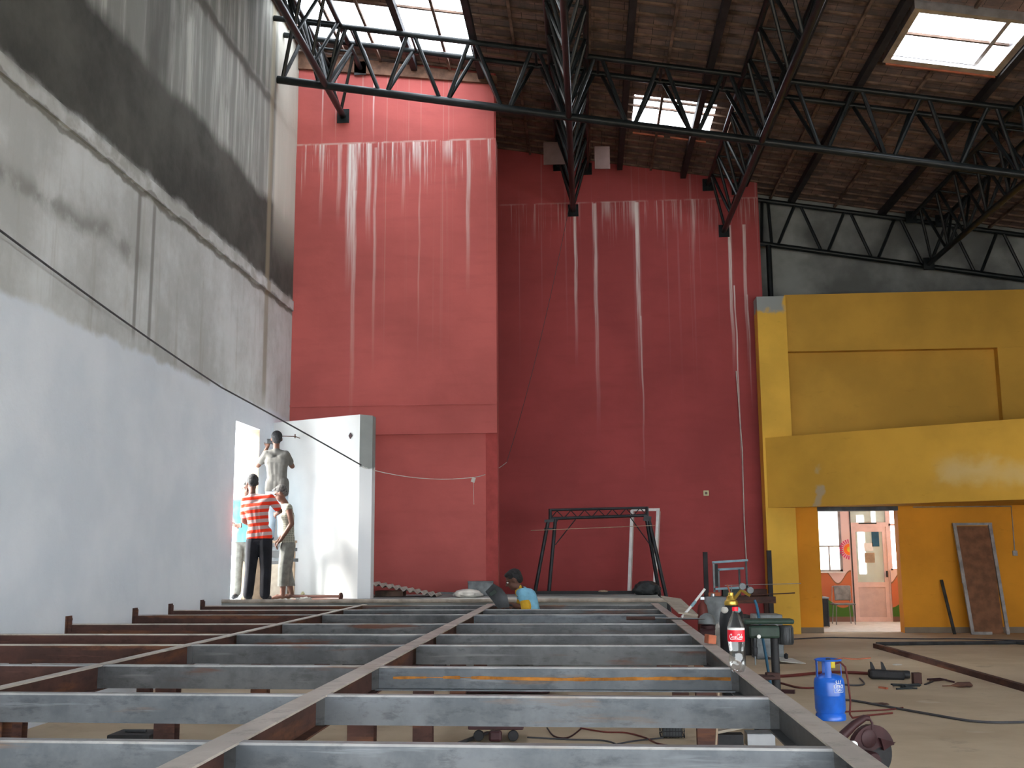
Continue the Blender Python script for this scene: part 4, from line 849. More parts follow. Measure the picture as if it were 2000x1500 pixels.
tag(b.make('hand_brush', M['steel_rust'], None, True), 'brown hand brush with thin handle lying rightmost of the floor tools', 'brush')
b = MB(); b.tube([(4.06, 13.75, .015), (4.2, 13.7, .03), (4.3, 13.5, .012)], .012, 6); b.tube([(4.05, 13.6, .012), (4.28, 13.72, .016)], .010, 6)
tag(b.make('pliers', M['maroon'], None, True), 'open pliers lying on the floor behind the hand brush', 'pliers')
stick('flat_file', (3.9, 13.30), (4.08, 13.6), .014, 'black', 'thin dark file right of the small steel block')
stick('wood_chip', (3.30, 13.0), (3.36, 12.9), .02, 'brick', 'small orange chip left of the tangled tools')
t = thing('white_tray', 'pale crumpled sheet with a black knob on the floor behind the drill', 'sheet', (2.79, 16.0, 0))
MB().box((2.79, 16.0, .03), (.36, .5, .012), (.05, .1, .2)).make('sheet', M['cloth'], t); MB().lathe([(.02, .03), (.03, .06), (.03, .10), (.0001, .12)], (2.80, 16.1, 0), 12).make('knob', M['black'], t, True)
lump('floor_scrap', M['cloth'], (4.22, 15.6, 0), (.06, .06, .01), 'small pale scrap beside the middle of the rusty square tube', 'scrap', 4)
lump('dust_pile', M['steel_rust'], (2.95, 10.95+.7, 0), (.09, .06, .01), 'little pile of dark filings by the grey cable', 'filings', 6)
b = MB(); b.box((2.05, 13.0, .07), (.1, .16, .14), None, .01); b.box((1.93, 13.0, .05), (.14, .1, .1), None, .01); tag(b.make('gear_block', M['greydk']), 'dark metal gearbox on the floor behind the drill column', 'metal')

# ------------------------------------------------------------------ items under the steel frame
t = thing('red_trolley', 'low rusty red trolley under the middle of the frame', 'trolley', (-.80, 9.5, 0))
MB().box((-.80, 9.5, .13), (.46, .5, .05), None, .008).make('deck', M['maroon'], t)
for x in (-.95, -.66): MB().lathe([(.04, -.015), (.045, -.01), (.045, .01), (.04, .015)], (x, 9.35, .045), 16, (PI/2, 0, 0)).make('wheel', M['black'], t, True)
MB().box((-.80, 9.24, .06), (.11, .06, .09), None, .02).make('jack_foot', M['maroon'], t)
t = thing('red_compressor', 'dark red machine on the floor under the frame behind the trolley', 'machine', (-.95, 12.35, 0))
MB().box((-.95, 12.4, .14), (1.0, .4, .22), None, .03).make('body', M['maroon'], t); MB().lathe([(.10, -.15), (.11, -.13), (.11, .13), (.10, .15)], (-.45, 12.4, .2), 18, (0, PI/2, 0)).make('motor', M['black'], t, True)
t = thing('wire_basket', 'small black wire basket on the floor under the right of the frame', 'basket', (.68, 9.6, 0))
b = MB()
for z in (.02, .06, .10, .135):
    b.tube([(.58, 9.5, z), (.78, 9.5, z), (.78, 9.7, z), (.58, 9.7, z), (.58, 9.5, z)], .004, 5)
for k in range(9):
    x = .58+.2*k/8; b.tube([(x, 9.5, .135), (x, 9.5, .01), (x, 9.7, .01), (x, 9.7, .135)], .003, 5)
b.make('wire_body', M['black'], t); MB().b2((.60, 9.52, .012), (.76, 9.68, .09)).make('contents', M['greydk'], t)
t = thing('tin_box', 'shiny open tin box on the floor near the right girder', 'box', (1.36, 9.2, 0))
MB().b2((1.25, 9.12, 0), (1.47, 9.30, .10)).make('body', M['chrome'], t); MB().b2((1.25, 9.12, .101), (1.47, 9.30, .106)).make('rim', M['grey'], t)
tag(MB().bar((.96, 9.0, .13), (1.32, 9.02, .20), .08, .02).make('wood_strip', M['cardpale']), 'short pale wooden strip resting on a dark block under the frame', 'wood')
tag(MB().b2((1.0, 8.98, 0), (1.2, 9.1, .12)).make('dark_block', M['black']), 'dark block under the pale wooden strip', 'block')
tag(MB().tube([(.86, 8.0, .02), (.93, 8.25, .5), (.95, 8.27, .72)], .008, 6).make('bent_rod', M['card'], None, True), 'thin orange rod leaning on the right post under the frame', 'rod')
floorline('floor_cable', [(-.55, 9.5), (-.2, 9.4), (.1, 9.35), (.2, 9.1), (.05, 8.95), (.3, 9.3), (.6, 9.5)], .007, 'cable', 'thin dark cable wandering on the floor right of the red trolley')
floorline('floor_cable', [(-.1, 10.0), (.1, 9.8), (.3, 9.75), (.45, 9.5), (.55, 9.2), (.8, 9.05)], .007, 'redrub', 'thin brownish cable on the floor left of the wire basket')
floorline('floor_cable', [(-.40, 10.0), (-.32, 9.55), (-.2, 9.5), (-.1, 9.95)], .007, 'maroon', 'small looped red cable on the floor under the frame')
tag(MB().bar((-1.25, 8.7, .015), (-.9, 9.7, .015), .03, .02).make('flat_bar', M['greydk']), 'thin dark flat bar on the floor left of the red trolley', 'bar')
for (x, y, d, lab) in ((-3.6, 8.6, (.34, .3, .18), 'dark toolbox under the left part of the frame'), (-2.9, 14.6-.6, (.5, .3, .22), 'dark crate under the far left of the frame'), (-2.0, 13.6, (.4, .3, .2), 'dark crate under the far middle of the frame')):
    t = thing('tool_crate', lab, 'crate', (x, y, 0), 'crates under the frame'); MB().box((x, y, d[2]/2), d, None, .01).make('body', M['black'], t); MB().box((x, y, d[2]+.01), (d[0]*.5, .03, .02), None, .005).make('handle', M['greydk'], t)
floorline('floor_cable', [(-3.4, 8.9), (-3.1, 8.6), (-2.9, 8.9), (-2.8, 8.5), (-2.95, 8.2)], .010, 'cable', 'dark coiled cable under the frame beside the toolbox')

# ------------------------------------------------------------------ leaning door frame and stick at the ochre wall
t = thing('leaning_door_frame', 'brown door leaf in a grey metal frame leaning on the ochre wall', 'door frame', (7.4, 21.3, 0))
MB().prism([(7.14, 21.2, .02), (7.72, 21.2, .02), (7.74, 21.56, 2.02), (7.10, 21.56, 2.02)], (0, .03, 0)).make('door_leaf', M['mdf'], t)
MB().bar((7.15, 21.18, 0), (7.07, 21.55, 2.06), .06, .05).make('jamb', M['galv'], t)
MB().bar((7.79, 21.18, 0), (7.74, 21.55, 2.06), .06, .05).make('jamb', M['galv'], t)
MB().bar((7.04, 21.56, 2.06), (7.78, 21.56, 2.06), .05, .05).make('head_rail', M['galv'], t)
MB().bar((7.15, 21.18, .025), (7.50, 21.18, .025), .04, .05).make('sill', M['galv'], t)
MB().box((7.09, 21.33, 1.0), (.05, .04, .12), None, .004).make('hinge_plate', M['galv'], t)
tag(MB().bar((6.84, 21.25, 0), (6.76, 21.56, 1.0), .05, .035).make('leaning_plank', M['greydk']), 'short dark plank leaning on the ochre wall left of the door frame', 'plank')

# ------------------------------------------------------------------ the room beyond the yellow doorway
b = MB(); b.b2((4.0, 21.9, -.1), (8.6, 28, .005)); st(b.make('floor_room', M['palefloor']))
b = MB(); YB = 25.0
for (x0, x1, z0, z1) in ((3.9, 4.80, 0, 2.9), (4.80, 5.70, 0, 1.11), (4.80, 5.70, 2.56, 2.9), (5.70, 5.87, 0, 2.9), (5.87, 7.9, 2.56, 2.9), (6.74, 7.9, 0, 1.13), (7.25, 7.9, 1.13, 2.56)): b.b2((x0, YB, z0), (x1, YB+.16, z1))
st(b.make('wall_room_back', M['mural']))
b = MB(); b.b2((3.9, 21.9, 2.85), (8.6, 28, 2.95)); st(b.make('ceiling_room', M['white']))
b = MB(); b.b2((3.8, 21.9, 0), (3.9, 25, 2.9)); st(b.make('wall_room_left', M['pink']))
b = MB(); b.b2((7.9, 21.9, 0), (8.0, 25, 1.0)); b.b2((7.9, 21.9, 2.3), (8.0, 25, 2.9)); b.b2((7.9, 21.9, 1.0), (8.0, 22.2, 2.3)); st(b.make('wall_room_right', M['pink']))
b = MB(); b.b2((4.82, YB+.07, 1.13), (5.68, YB+.076, 2.54)); wn = st(b.make('window_4', M['glass']))
b = MB()
for (x0, x1, z0, z1) in ((4.80, 4.84, 1.11, 2.56), (5.645, 5.70, 1.11, 2.56), (4.80, 5.70, 1.11, 1.15), (4.80, 5.70, 1.66, 1.69), (5.40, 5.43, 1.15, 1.66)): b.b2((x0, YB+.02, z0), (x1, YB+.06, z1))
b.make('window_frame', M['galv'], wn)
b = MB(); b.b2((4.80, YB-.05, 1.085), (5.73, YB+.0, 1.11)); b.make('window_sill', M['whitem'], wn)
# door with glazed upper half
b = MB()
for (x0, x1, z0, z1) in ((5.87, 5.93, 0, 2.56), (6.70, 6.76, 0, 2.56), (5.93, 6.70, 2.10, 2.20), (5.93, 6.70, 0, .10)): b.b2((x0, YB+.02, z0), (x1, YB+.10, z1))
dr = st(b.make('door_1', M['pink']))
MB().b2((5.90, YB+.005, 0), (5.925, YB+.02, 2.56)).make('frame_edge', M['greydk'], dr)
b = MB()
for (x0, x1, z0, z1) in ((5.92, 6.02, .09, 2.11), (6.61, 6.71, .09, 2.11), (6.02, 6.61, 1.99, 2.11), (6.02, 6.61, .76, .87)): b.b2((x0, YB+.03, z0), (x1, YB+.07, z1))
dl = b.make('door_leaf', M['pink'], dr)
MB().b2((6.01, YB+.04, .09), (6.62, YB+.06, .76)).make('lower_panel', M['pinkpanel'], dr)
MB().b2((6.02, YB+.045, .87), (6.61, YB+.051, 1.99)).make('glass_pane', M['doorglass'], dr)
MB().b2((5.93, YB+.045, 2.20), (6.70, YB+.051, 2.54)).make('transom_pane', M['doorglass'], dr)
MB().b2((6.10, YB+.015, 2.165), (6.50, YB+.02, 2.195)).make('name_strip', M['greydk'], dr)
MB().box((6.66, YB-.01, 1.05), (.03, .05, .14), None, .005).make('door_handle', M['black'], dr)
MB().b2((6.20, YB+.035, 1.30), (6.42, YB+.04, 1.52)).make('paper_notice', M['card'], dr)
MB().b2((6.20, YB+.035, 1.56), (6.40, YB+.04, 1.74)).make('paper_notice', M['whitem'], dr)
MB().b2((6.38, YB+.035, 1.66), (6.54, YB+.04, 2.00)).make('blue_poster', M['bluejean'] if False else M['bluehose'], dr)
b = MB(); b.b2((6.78, YB+.07, 1.15), (7.24, YB+.076, 2.54)); wn = st(b.make('window_5', M['glass']))
b = MB()
for (x0, x1, z0, z1) in ((6.76, 6.80, 1.13, 2.56), (7.21, 7.25, 1.13, 2.56), (6.76, 7.25, 1.13, 1.17), (6.76, 7.25, 2.12, 2.17)): b.b2((x0, YB+.02, z0), (x1, YB+.06, z1))
b.make('window_frame', M['pink'], wn)
b = MB()
for (x0, x1, z0, z1) in ((5.6, 6.66, 0, 2.85), (6.66, 6.85, 0, 1.0), (6.66, 6.85, 2.45, 2.85), (6.85, 7.02, 0, 2.85), (7.14, 7.45, 0, 2.85), (7.75, 8.6, 0, 2.85), (7.02, 7.14, 0, 1.8), (7.45, 7.75, 0, 1.0)): b.b2((x0, 27.5, z0), (x1, 27.6, z1))
b.b2((5.72, 25.16, 0), (5.80, 27.5, 2.85)); b.b2((8.5, 25.0, 0), (8.6, 27.5, 2.85)); b.b2((7.9, 25.0, 0), (8.6, 25.1, 2.85))
st(b.make('wall_corridor', M['corr']))
# sun decoration
b = MB(); cx, cz = 5.865, 1.60
pts = [(cx+.13*math.cos(a), YB-.006, cz+.13*math.sin(a)) for a in [PI/2+PI*k/16 for k in range(17)]]
b.prism(pts, (0, .006, 0)); o = tag(b.make('sun_decoration', M['brick'], at=(cx, YB, cz)), 'paper sun with orange face and magenta rays on the pink wall', 'decoration')
o.data.materials[0] = simple('orange_paper', (.80, .17, .03), .8, var=.05)
b = MB()
for k in range(12):
    a = PI/2+PI*(k+.5)/12; ca, sa = math.cos(a), math.sin(a); b.prism([(cx+.14*ca-.010*sa, YB-.004, cz+.14*sa+.010*ca), (cx+.14*ca+.010*sa, YB-.004, cz+.14*sa-.010*ca), (cx+.225*ca+.014*sa, YB-.004, cz+.225*sa-.014*ca), (cx+.225*ca-.014*sa, YB-.004, cz+.225*sa+.014*ca)], (0, .004, 0))
b.make('rays', simple('magenta_paper', (.62, .03, .16), .8, var=.05), o)
b = MB()
b.prism([(cx+.06*math.cos(a), YB-.009, cz+.06*math.sin(a)) for a in [PI/2+PI*k/12 for k in range(13)]], (0, .003, 0)); b.make('centre', M['yplastic'], o)
# chair and cabinet
cx, cy = 5.47, 24.2; t = thing('office_chair', 'grey plastic chair with chrome frame by the room window', 'chair', (cx, cy, 0))
MB().box((cx, cy, .43), (.42, .40, .035), (0, 0, .2), .015).make('seat', M['grey'], t); MB().box((cx+.05, cy+.2, .66), (.38, .03, .32), (-.12, 0, .2), .014).make('backrest', M['grey'], t)
for (sx, sy) in ((-1, -1), (1, -1), (-1, 1), (1, 1)):
    MB().tube([(cx+sx*.17, cy+sy*.16, .42), (cx+sx*.20, cy+sy*.19, 0)], .011, 8).make('leg', M['chrome'], t, True)
b = MB(); b.tube([(cx-.2, cy-.15, .44), (cx-.2, cy+.15, .47), (cx-.16, cy+.22, .80), (cx+.24, cy+.26, .80), (cx+.2, cy+.19, .47)], .011, 8); b.make('frame_tube', M['chrome'], t, True)
t = thing('side_cabinet', 'small dark cabinet with pale top just inside the doorway', 'cabinet', (4.78, 23.5, 0))
MB().b2((4.50, 23.35, .02), (4.98, 23.7, .58)).make('body', M['black'], t); MB().b2((4.48, 23.33, .58), (5.0, 23.72, .61)).make('top', M['grey'], t)
for x in (4.965,): MB().b2((x, 23.33, 0), (x+.02, 23.35, .58)).make('leg', M['blackm'], t)

# ------------------------------------------------------------------ people
def remeshed(name, mb, mat, parent, voxel=.011, smooth=3, cut=None):
    base = parent.location.copy(); mb.v = [v-base for v in mb.v]
    me = mb.mesh(name, mat); o = bpy.data.objects.new(name, me); COL.objects.link(o)
    m = o.modifiers.new('r', 'REMESH'); m.mode = 'VOXEL'; m.voxel_size = voxel; m.use_smooth_shade = True
    s_ = o.modifiers.new('s', 'SMOOTH'); s_.factor = .5; s_.iterations = smooth
    dg = bpy.context.evaluated_depsgraph_get(); me2 = bpy.data.meshes.new_from_object(o.evaluated_get(dg))
    o.modifiers.clear(); o.data = me2; me2.name = name
    if not me2.materials: me2.materials.append(mat)
    if cut is not None:
        bm = bmesh.new(); bm.from_mesh(me2); bmesh.ops.bisect_plane(bm, geom=list(bm.verts)+list(bm.edges)+list(bm.faces), plane_co=(0, 0, cut-base.z), plane_no=(0, 0, 1), clear_inner=True); bm.to_mesh(me2); bm.free()
    for p in me2.polygons: p.use_smooth = True
    bpy.data.meshes.remove(me); o.parent = parent; return o
def hand(b, wr, dirv, side, curl=.5, sc=1.0):
    # palm, four unequal fingers with a bend and a thumb leaving the side of the palm
    d = Vector(dirv).normalized(); sd = Vector(side); sd = (sd-d*sd.dot(d)).normalized(); nrm = d.cross(sd)
    wr = Vector(wr); pc = wr+d*.045*sc
    for o_ in (-.022, -.007, .008, .023): b.cap(wr+sd*o_*.6*sc, .017*sc, wr+d*.075*sc+sd*o_*sc, .012*sc, 8)
    for o_, L_ in ((-.030, .062), (-.010, .075), (.011, .070), (.031, .055)):
        p = wr+d*.080*sc+sd*o_*sc; q = p+(d*math.cos(curl)+nrm*math.sin(curl))*L_*.55*sc; r = q+(d*math.cos(curl*2.2)+nrm*math.sin(curl*2.2))*L_*.5*sc
        b.cap(p, .0095*sc, q, .0085*sc, 8); b.cap(q, .0085*sc, r, .007*sc, 8)
    p = wr+d*.025*sc-sd*.028*sc; q = p+(d*.6-sd*.75+nrm*.3).normalized()*.04*sc; r = q+(d*.9-sd*.2+nrm*.4).normalized()*.035*sc
    b.cap(p, .013*sc, q, .011*sc, 8); b.cap(q, .011*sc, r, .0085*sc, 8)
def head(b, c, face, up=(0, 0, 1), s_=1.0):
    c = Vector(c); f = Vector(face).normalized(); u = Vector(up); u = (u-f*u.dot(f)).normalized(); r = f.cross(u)
    R_ = Matrix((r, f, u)).transposed(); e = R_.to_euler()
    P_ = lambda x, y, z: c+r*x*s_+f*y*s_+u*z*s_
    b.ell(P_(0, -.012, .02), (.078*s_, .098*s_, .100*s_), e); b.ell(P_(0, .028, -.045), (.060*s_, .066*s_, .072*s_), e)
    b.cap(P_(0, .062, -.085), .026*s_, P_(0, .060, -.080), .026*s_, 8)
    b.cap(P_(0, .092, .012), .010*s_, P_(0, .112, -.022), .015*s_, 8)
    b.cap(P_(-.02, .085, -.052), .010*s_, P_(.02, .085, -.052), .010*s_, 8)
    b.cap(P_(-.045, .080, .025), .012*s_, P_(.045, .080, .025), .012*s_, 8)
    for sx in (-1, 1): b.ell(P_(sx*.080, -.005, -.005), (.012*s_, .022*s_, .034*s_), e)
    return P_, e
def hairm(P_, e, name, mat, parent, s_=1.0, cap_=False):
    b = MB(); b.ell(P_(0, -.026, .040), (.088*s_, .100*s_, .092*s_), e); b.ell(P_(0, -.060, -.005), (.078*s_, .060*s_, .075*s_), e); b.ell(P_(0, .028, .090), (.065*s_, .055*s_, .030*s_), e)
    if cap_: b.ell(P_(0, .055, .060), (.07*s_, .05*s_, .02*s_), e)
    return remeshed(name, b, mat, parent, .010, 2)
def eyes(P_, parent, s_=1.0):
    for sx in (-1, 1):
        b = MB(); b.ell(P_(sx*.031, .083, .004), (.013*s_, .008*s_, .008*s_)); o = b.make('eye', M['eye'], parent, True)
        b = MB(); b.ell(P_(sx*.031, .090, .004), (.006*s_, .004*s_, .006*s_)); b.make('pupil', M['black'], o, True)
def chain(b, pts, rs, n=12):
    for i in range(len(pts)-1): b.cap(pts[i], rs[i], pts[i+1], rs[i+1], n)
def torso(b, J, k=1.0, low=True):
    pe, ch, nk = Vector(J['pelvis']), Vector(J['chest']), Vector(J['neck']); sl_, sr = Vector(J['shL']), Vector(J['shR'])
    hl, hr = Vector(J['hipL']), Vector(J['hipR']); mid = pe.lerp(ch, .5); ax = (sr-sl_); ax = ax.normalized()
    b.cap(ch-ax*.085, .098*k, ch+ax*.085, .098*k); b.cap(mid-ax*.060, .092*k, mid+ax*.060, .092*k); b.cap(ch-ax*.07, .098*k, mid-ax*.06, .09*k); b.cap(ch+ax*.07, .098*k, mid+ax*.06, .09*k); b.cap(ch, .1*k, mid, .095*k)
    b.cap(mid-ax*.05, .092*k, hl.lerp(hr, .12), .098*k); b.cap(mid+ax*.05, .092*k, hl.lerp(hr, .88), .098*k); b.cap(mid, .09*k, pe, .095*k)
    for q in (sl_, sr):
        b.cap(nk-Vector((0, 0, .05)), .050*k, q+Vector((0, 0, .0)), .056*k); b.cap(ch+(q-ch)*.5, .08*k, q, .058*k)
def person(label, loc, J, look):
    t = thing('person', label, 'person', loc)
    skin = look['skin']; b = MB()
    torso(b, J, .93)
    b.cap(J['neck'], .052, Vector(J['head'])+Vector((0, 0, -.05)), .048); b.cap(Vector(J['neck'])-Vector((0, 0, .06)), .055, J['neck'], .052)
    for s_ in 'LR':
        chain(b, [Vector(J['sh'+s_]), Vector(J['el'+s_])], [.050, .040]); chain(b, [Vector(J['el'+s_]), Vector(J['wr'+s_])], [.040, .026]); hand(b, J['wr'+s_], J['hd'+s_], J.get('hs'+s_, (1, 0, 0)), J.get('cu'+s_, .6))
        chain(b, [Vector(J['hip'+s_]), Vector(J['kn'+s_])], [.088, .056]); chain(b, [Vector(J['kn'+s_]), Vector(J['kn'+s_]).lerp(Vector(J['an'+s_]), .3), Vector(J['an'+s_])], [.056, .058, .036])
        an = Vector(J['an'+s_]); to = Vector(J['to'+s_]); b.cap(an+Vector((0, 0, -.02)), .036, an.lerp(to, .55)+Vector((0, 0, -.01)), .030); b.cap(an.lerp(to, .5), .03, to, .022)
    P_, e = head(b, J['head'], J['face'], J.get('headup', (0, 0, 1)))
    remeshed('body', b, skin, t, .009, 2)
    hairm(P_, e, 'hair', look.get('hair', M['hair']), t)
    eyes(P_, t)
    # upper garment
    if look.get('top'):
        b = MB(); torso(b, J, 1.06)
        sl = look.get('sleeve', .55)
        for s_ in 'LR':
            if sl > 0:
                a = Vector(J['sh'+s_]); c = a.lerp(Vector(J['el'+s_]), min(sl, 1)); b.cap(a, .066, c, .062 if sl < .99 else .050)
        nk = Vector(J['neck']); b.cap(nk-Vector((0, 0, .05)), .062, nk-Vector((0, 0, .02)), .058)
        hem = look.get('hem', .06); hl, hr = Vector(J['hipL']), Vector(J['hipR'])
        for q in (hl, hr): b.cap(q+Vector((0, 0, .12)), .104, q+Vector((0, 0, -hem)), .108)
        b.cap(hl.lerp(hr, .5)+Vector((0, 0, .12)), .105, hl.lerp(hr, .5)+Vector((0, 0, -hem)), .108)
        remeshed(look.get('topname', 'shirt'), b, look['top'], t, .011, 3, look.get('hemz'))
    if look.get('pants'):
        b = MB(); pl = look.get('plen', .96); wd = look.get('pw', 1.0); hl, hr = Vector(J['hipL']), Vector(J['hipR'])
        b.cap(hl+Vector((0, 0, .06)), .098, hr+Vector((0, 0, .06)), .098); b.cap(hl, .1, hr, .1)
        for s_ in 'LR':
            h_, k_, a_ = Vector(J['hip'+s_]), Vector(J['kn'+s_]), Vector(J['an'+s_]); e_ = k_.lerp(a_, pl)
            b.cap(h_, .100*wd, k_, .076*wd); b.cap(k_, .076*wd, e_, .070*wd)
        b.cap(hl.lerp(hr, .5)+Vector((0, 0, .06)), .1, hl.lerp(hr, .5)+Vector((0, 0, -.02)), .085)
        remeshed(look.get('pname', 'trousers'), b, look['pants'], t, .011, 3, look.get('cuffz'))
    if look.get('shoes'):
        for s_ in 'LR':
            b = MB(); an = Vector(J['an'+s_]); to = Vector(J['to'+s_]); z0 = min(an.z, to.z)
            b.cap(an+Vector((0, 0, -.035)), .042, to+Vector((0, 0, .01)), .036); remeshed('shoe', b, look['shoes'], t, .008, 2)
    return t, P_
zl = .90
# man in the orange striped shirt, seen from behind
J = dict(head=(-4.955, 15.66, 2.615), neck=(-4.935, 15.60, 2.45), chest=(-4.86, 15.60, 2.24), pelvis=(-4.80, 15.60, 1.80), shL=(-5.03, 15.60, 2.36), shR=(-4.665, 15.60, 2.39), hipL=(-4.895, 15.60, 1.76), hipR=(-4.72, 15.60, 1.76),
    elL=(-5.075, 15.68, 2.06), wrL=(-4.98, 15.88, 1.98), hdL=(.6, .8, .1), elR=(-4.545, 15.72, 2.20), wrR=(-4.64, 15.86, 2.16), hdR=(-.6, .7, 0), hsR=(0, 0, 1), hsL=(0, 0, 1),
    knL=(-4.925, 15.61, 1.36), anL=(-4.945, 15.58, .99), toL=(-4.97, 15.76, .93), knR=(-4.70, 15.61, 1.36), anR=(-4.695, 15.58, .99), toR=(-4.68, 15.76, .93), face=(-.45, .85, -.35))
person('man in orange and grey striped shirt and black trousers, standing back to us', (-4.82, 15.6, zl), J, dict(skin=M['skin2'], top=M['stripe'], pants=M['trouser'], shoes=M['black'], sleeve=.72, pw=1.10, hem=.07, hemz=1.80, topname='polo_shirt'))
# barefoot man in the checked sleeveless shirt
J = dict(head=(-4.635, 15.93, 2.48), neck=(-4.575, 15.97, 2.33), chest=(-4.545, 15.98, 2.14), pelvis=(-4.52, 15.98, 1.72), shL=(-4.60, 16.12, 2.27), shR=(-4.485, 15.84, 2.26), hipL=(-4.545, 16.06, 1.70), hipR=(-4.50, 15.90, 1.70),
    elL=(-4.56, 16.14, 2.0), wrL=(-4.66, 16.02, 1.80), hdL=(-.6, -.3, -.6), elR=(-4.425, 15.82, 2.02), wrR=(-4.585, 15.80, 1.77), hdR=(-.65, 0, -.75), hsR=(0, 1, 0), hsL=(0, 1, 0),
    knL=(-4.56, 16.07, 1.33), anL=(-4.47, 16.08, .98), toL=(-4.61, 16.06, .925), knR=(-4.55, 15.90, 1.33), anR=(-4.555, 15.88, .98), toR=(-4.71, 15.86, .925), face=(-.92, -.12, -.48))
J = {k: ((v[0], v[1]+.12, v[2]) if k not in ('hdL', 'hdR', 'hsL', 'hsR', 'face') else v) for k, v in J.items()}
t, P_ = person('barefoot man in checked sleeveless shirt and grey trousers, looking down at his hands', (-4.53, 16.10, zl), J, dict(skin=M['skin'], hair=M['hairg'], top=M['check'], sleeve=0, pants=M['khaki'], plen=.70, pw=1.16, hem=.16, hemz=1.66, cuffz=1.10))
# man in the grey t-shirt raised on the trestle
zt_ = 1.78
J = dict(head=(-4.855, 16.50, 3.36), neck=(-4.845, 16.46, 3.20), chest=(-4.83, 16.46, 2.98), pelvis=(-4.815, 16.46, 2.60), shL=(-4.99, 16.46, 3.12), shR=(-4.695, 16.48, 3.11), hipL=(-4.90, 16.46, 2.55), hipR=(-4.73, 16.46, 2.55),
    elL=(-5.145, 16.52, 2.95), wrL=(-5.03, 16.60, 3.24), hdL=(.15, .2, .95), cuL=1.1, hsL=(1, 0, 0), elR=(-4.64, 16.66, 2.94), wrR=(-4.86, 16.76, 3.16), hdR=(-.6, 0, .7), hsR=(0, 1, 0),
    knL=(-4.90, 16.48, 2.15), anL=(-4.91, 16.46, zt_+.08), toL=(-4.92, 16.60, zt_+.03), knR=(-4.73, 16.48, 2.15), anR=(-4.72, 16.46, zt_+.08), toR=(-4.71, 16.60, zt_+.03), face=(-.35, .93, .05))
t, P_ = person('man in a grey t-shirt raised above the others, holding a dark tool to his face', (-4.82, 16.46, zt_), J, dict(skin=M['skin'], top=M['greytee'], sleeve=.62, pants=M['bluejean'], pname='jeans', shoes=M['black'], hem=.10, hemz=2.53, topname='t_shirt'))
t = thing('power_drill', 'dark hand tool held up by the man in grey beside the door', 'tool', (-5.0, 16.62, 3.31))
MB().box((-4.985, 16.62, 3.335), (.13, .09, .075), (0, 0, .3), .012).make('body', M['greydk'], t); MB().lathe([(.03, 0), (.034, .05), (.03, .055)], (-4.99, 16.66, 3.335), 16, (-PI/2, 0, 0)).make('front', M['black'], t, True)
# man in light blue in the doorway
J = dict(head=(-5.215, 16.26, 2.585), neck=(-5.24, 16.26, 2.43), chest=(-5.27, 16.26, 2.22), pelvis=(-5.24, 16.26, 1.80), shL=(-5.42, 16.22, 2.35), shR=(-5.12, 16.32, 2.35), hipL=(-5.32, 16.24, 1.76), hipR=(-5.15, 16.28, 1.76),
    elL=(-5.50, 16.1, 2.10), wrL=(-5.30, 16.0, 2.0), hdL=(1, -.2, 0), hsL=(0, 0, 1), elR=(-5.0, 16.22, 2.12), wrR=(-4.90, 16.04, 2.05), hdR=(.8, -.4, 0), hsR=(0, 0, 1),
    knL=(-5.33, 16.24, 1.36), anL=(-5.34, 16.26, .99), toL=(-5.34, 16.12, .93), knR=(-5.15, 16.28, 1.36), anR=(-5.14, 16.28, .99), toR=(-5.12, 16.14, .93), face=(.15, -.9, -.35))
person('man in light blue shirt mostly hidden behind the man in stripes', (-5.24, 16.26, zl), J, dict(skin=M['skin'], hair=M['hairg'], top=M['blueshirt'], sleeve=.6, pants=M['khaki'], shoes=M['black'], hem=.08, hemz=1.76))
# welder kneeling inside the frame
J = dict(head=(-.935, 13.50, 1.235), neck=(-.86, 13.50, 1.13), chest=(-.76, 13.50, 1.02), pelvis=(-.66, 13.50, .62), shL=(-.83, 13.66, 1.08), shR=(-.80, 13.36, 1.07), hipL=(-.67, 13.58, .60), hipR=(-.65, 13.42, .60),
    elL=(-.86, 13.70, .90), wrL=(-1.02, 13.62, .93), hdL=(-1, -.2, .1), hsL=(0, 0, 1), elR=(-.775, 13.32, .90), wrR=(-.93, 13.38, .935), hdR=(-1, .15, 0), hsR=(0, 0, 1), cuR=1.0,
    knL=(-.95, 13.62, .42), anL=(-.72, 13.62, .09), toL=(-.86, 13.62, .03), knR=(-.95, 13.38, .42), anR=(-.72, 13.38, .09), toR=(-.86, 13.38, .03), face=(-.88, -.05, -.48), headup=(-.3, 0, 1))
t, P_ = person('crouching welder in a sky blue vest over a yellow shirt inside the steel frame', (-.72, 13.5, 0), J, dict(skin=M['skin2'], top=M['yshirt'], sleeve=.95, pants=M['khaki'], shoes=M['black'], hem=.02))
b = MB(); torso(b, J, 1.14)
for s_ in 'LR':
    a = Vector(J['sh'+s_]); b.cap(a, .074, a.lerp(Vector(J['el'+s_]), .28), .078)
remeshed('vest', b, M['vest'], t, .011, 3)
b = MB(); a = Vector(J['neck'])+Vector((.01, 0, -.015)); 
for k in range(10): b.cap(a+Vector((.0, .055*math.cos(k*.628), .045*math.sin(k*.628))), .020, a+Vector((.0, .055*math.cos((k+1)*.628), .045*math.sin((k+1)*.628))), .020, 8)
remeshed('collar', b, M['yshirt'], t, .010, 2)
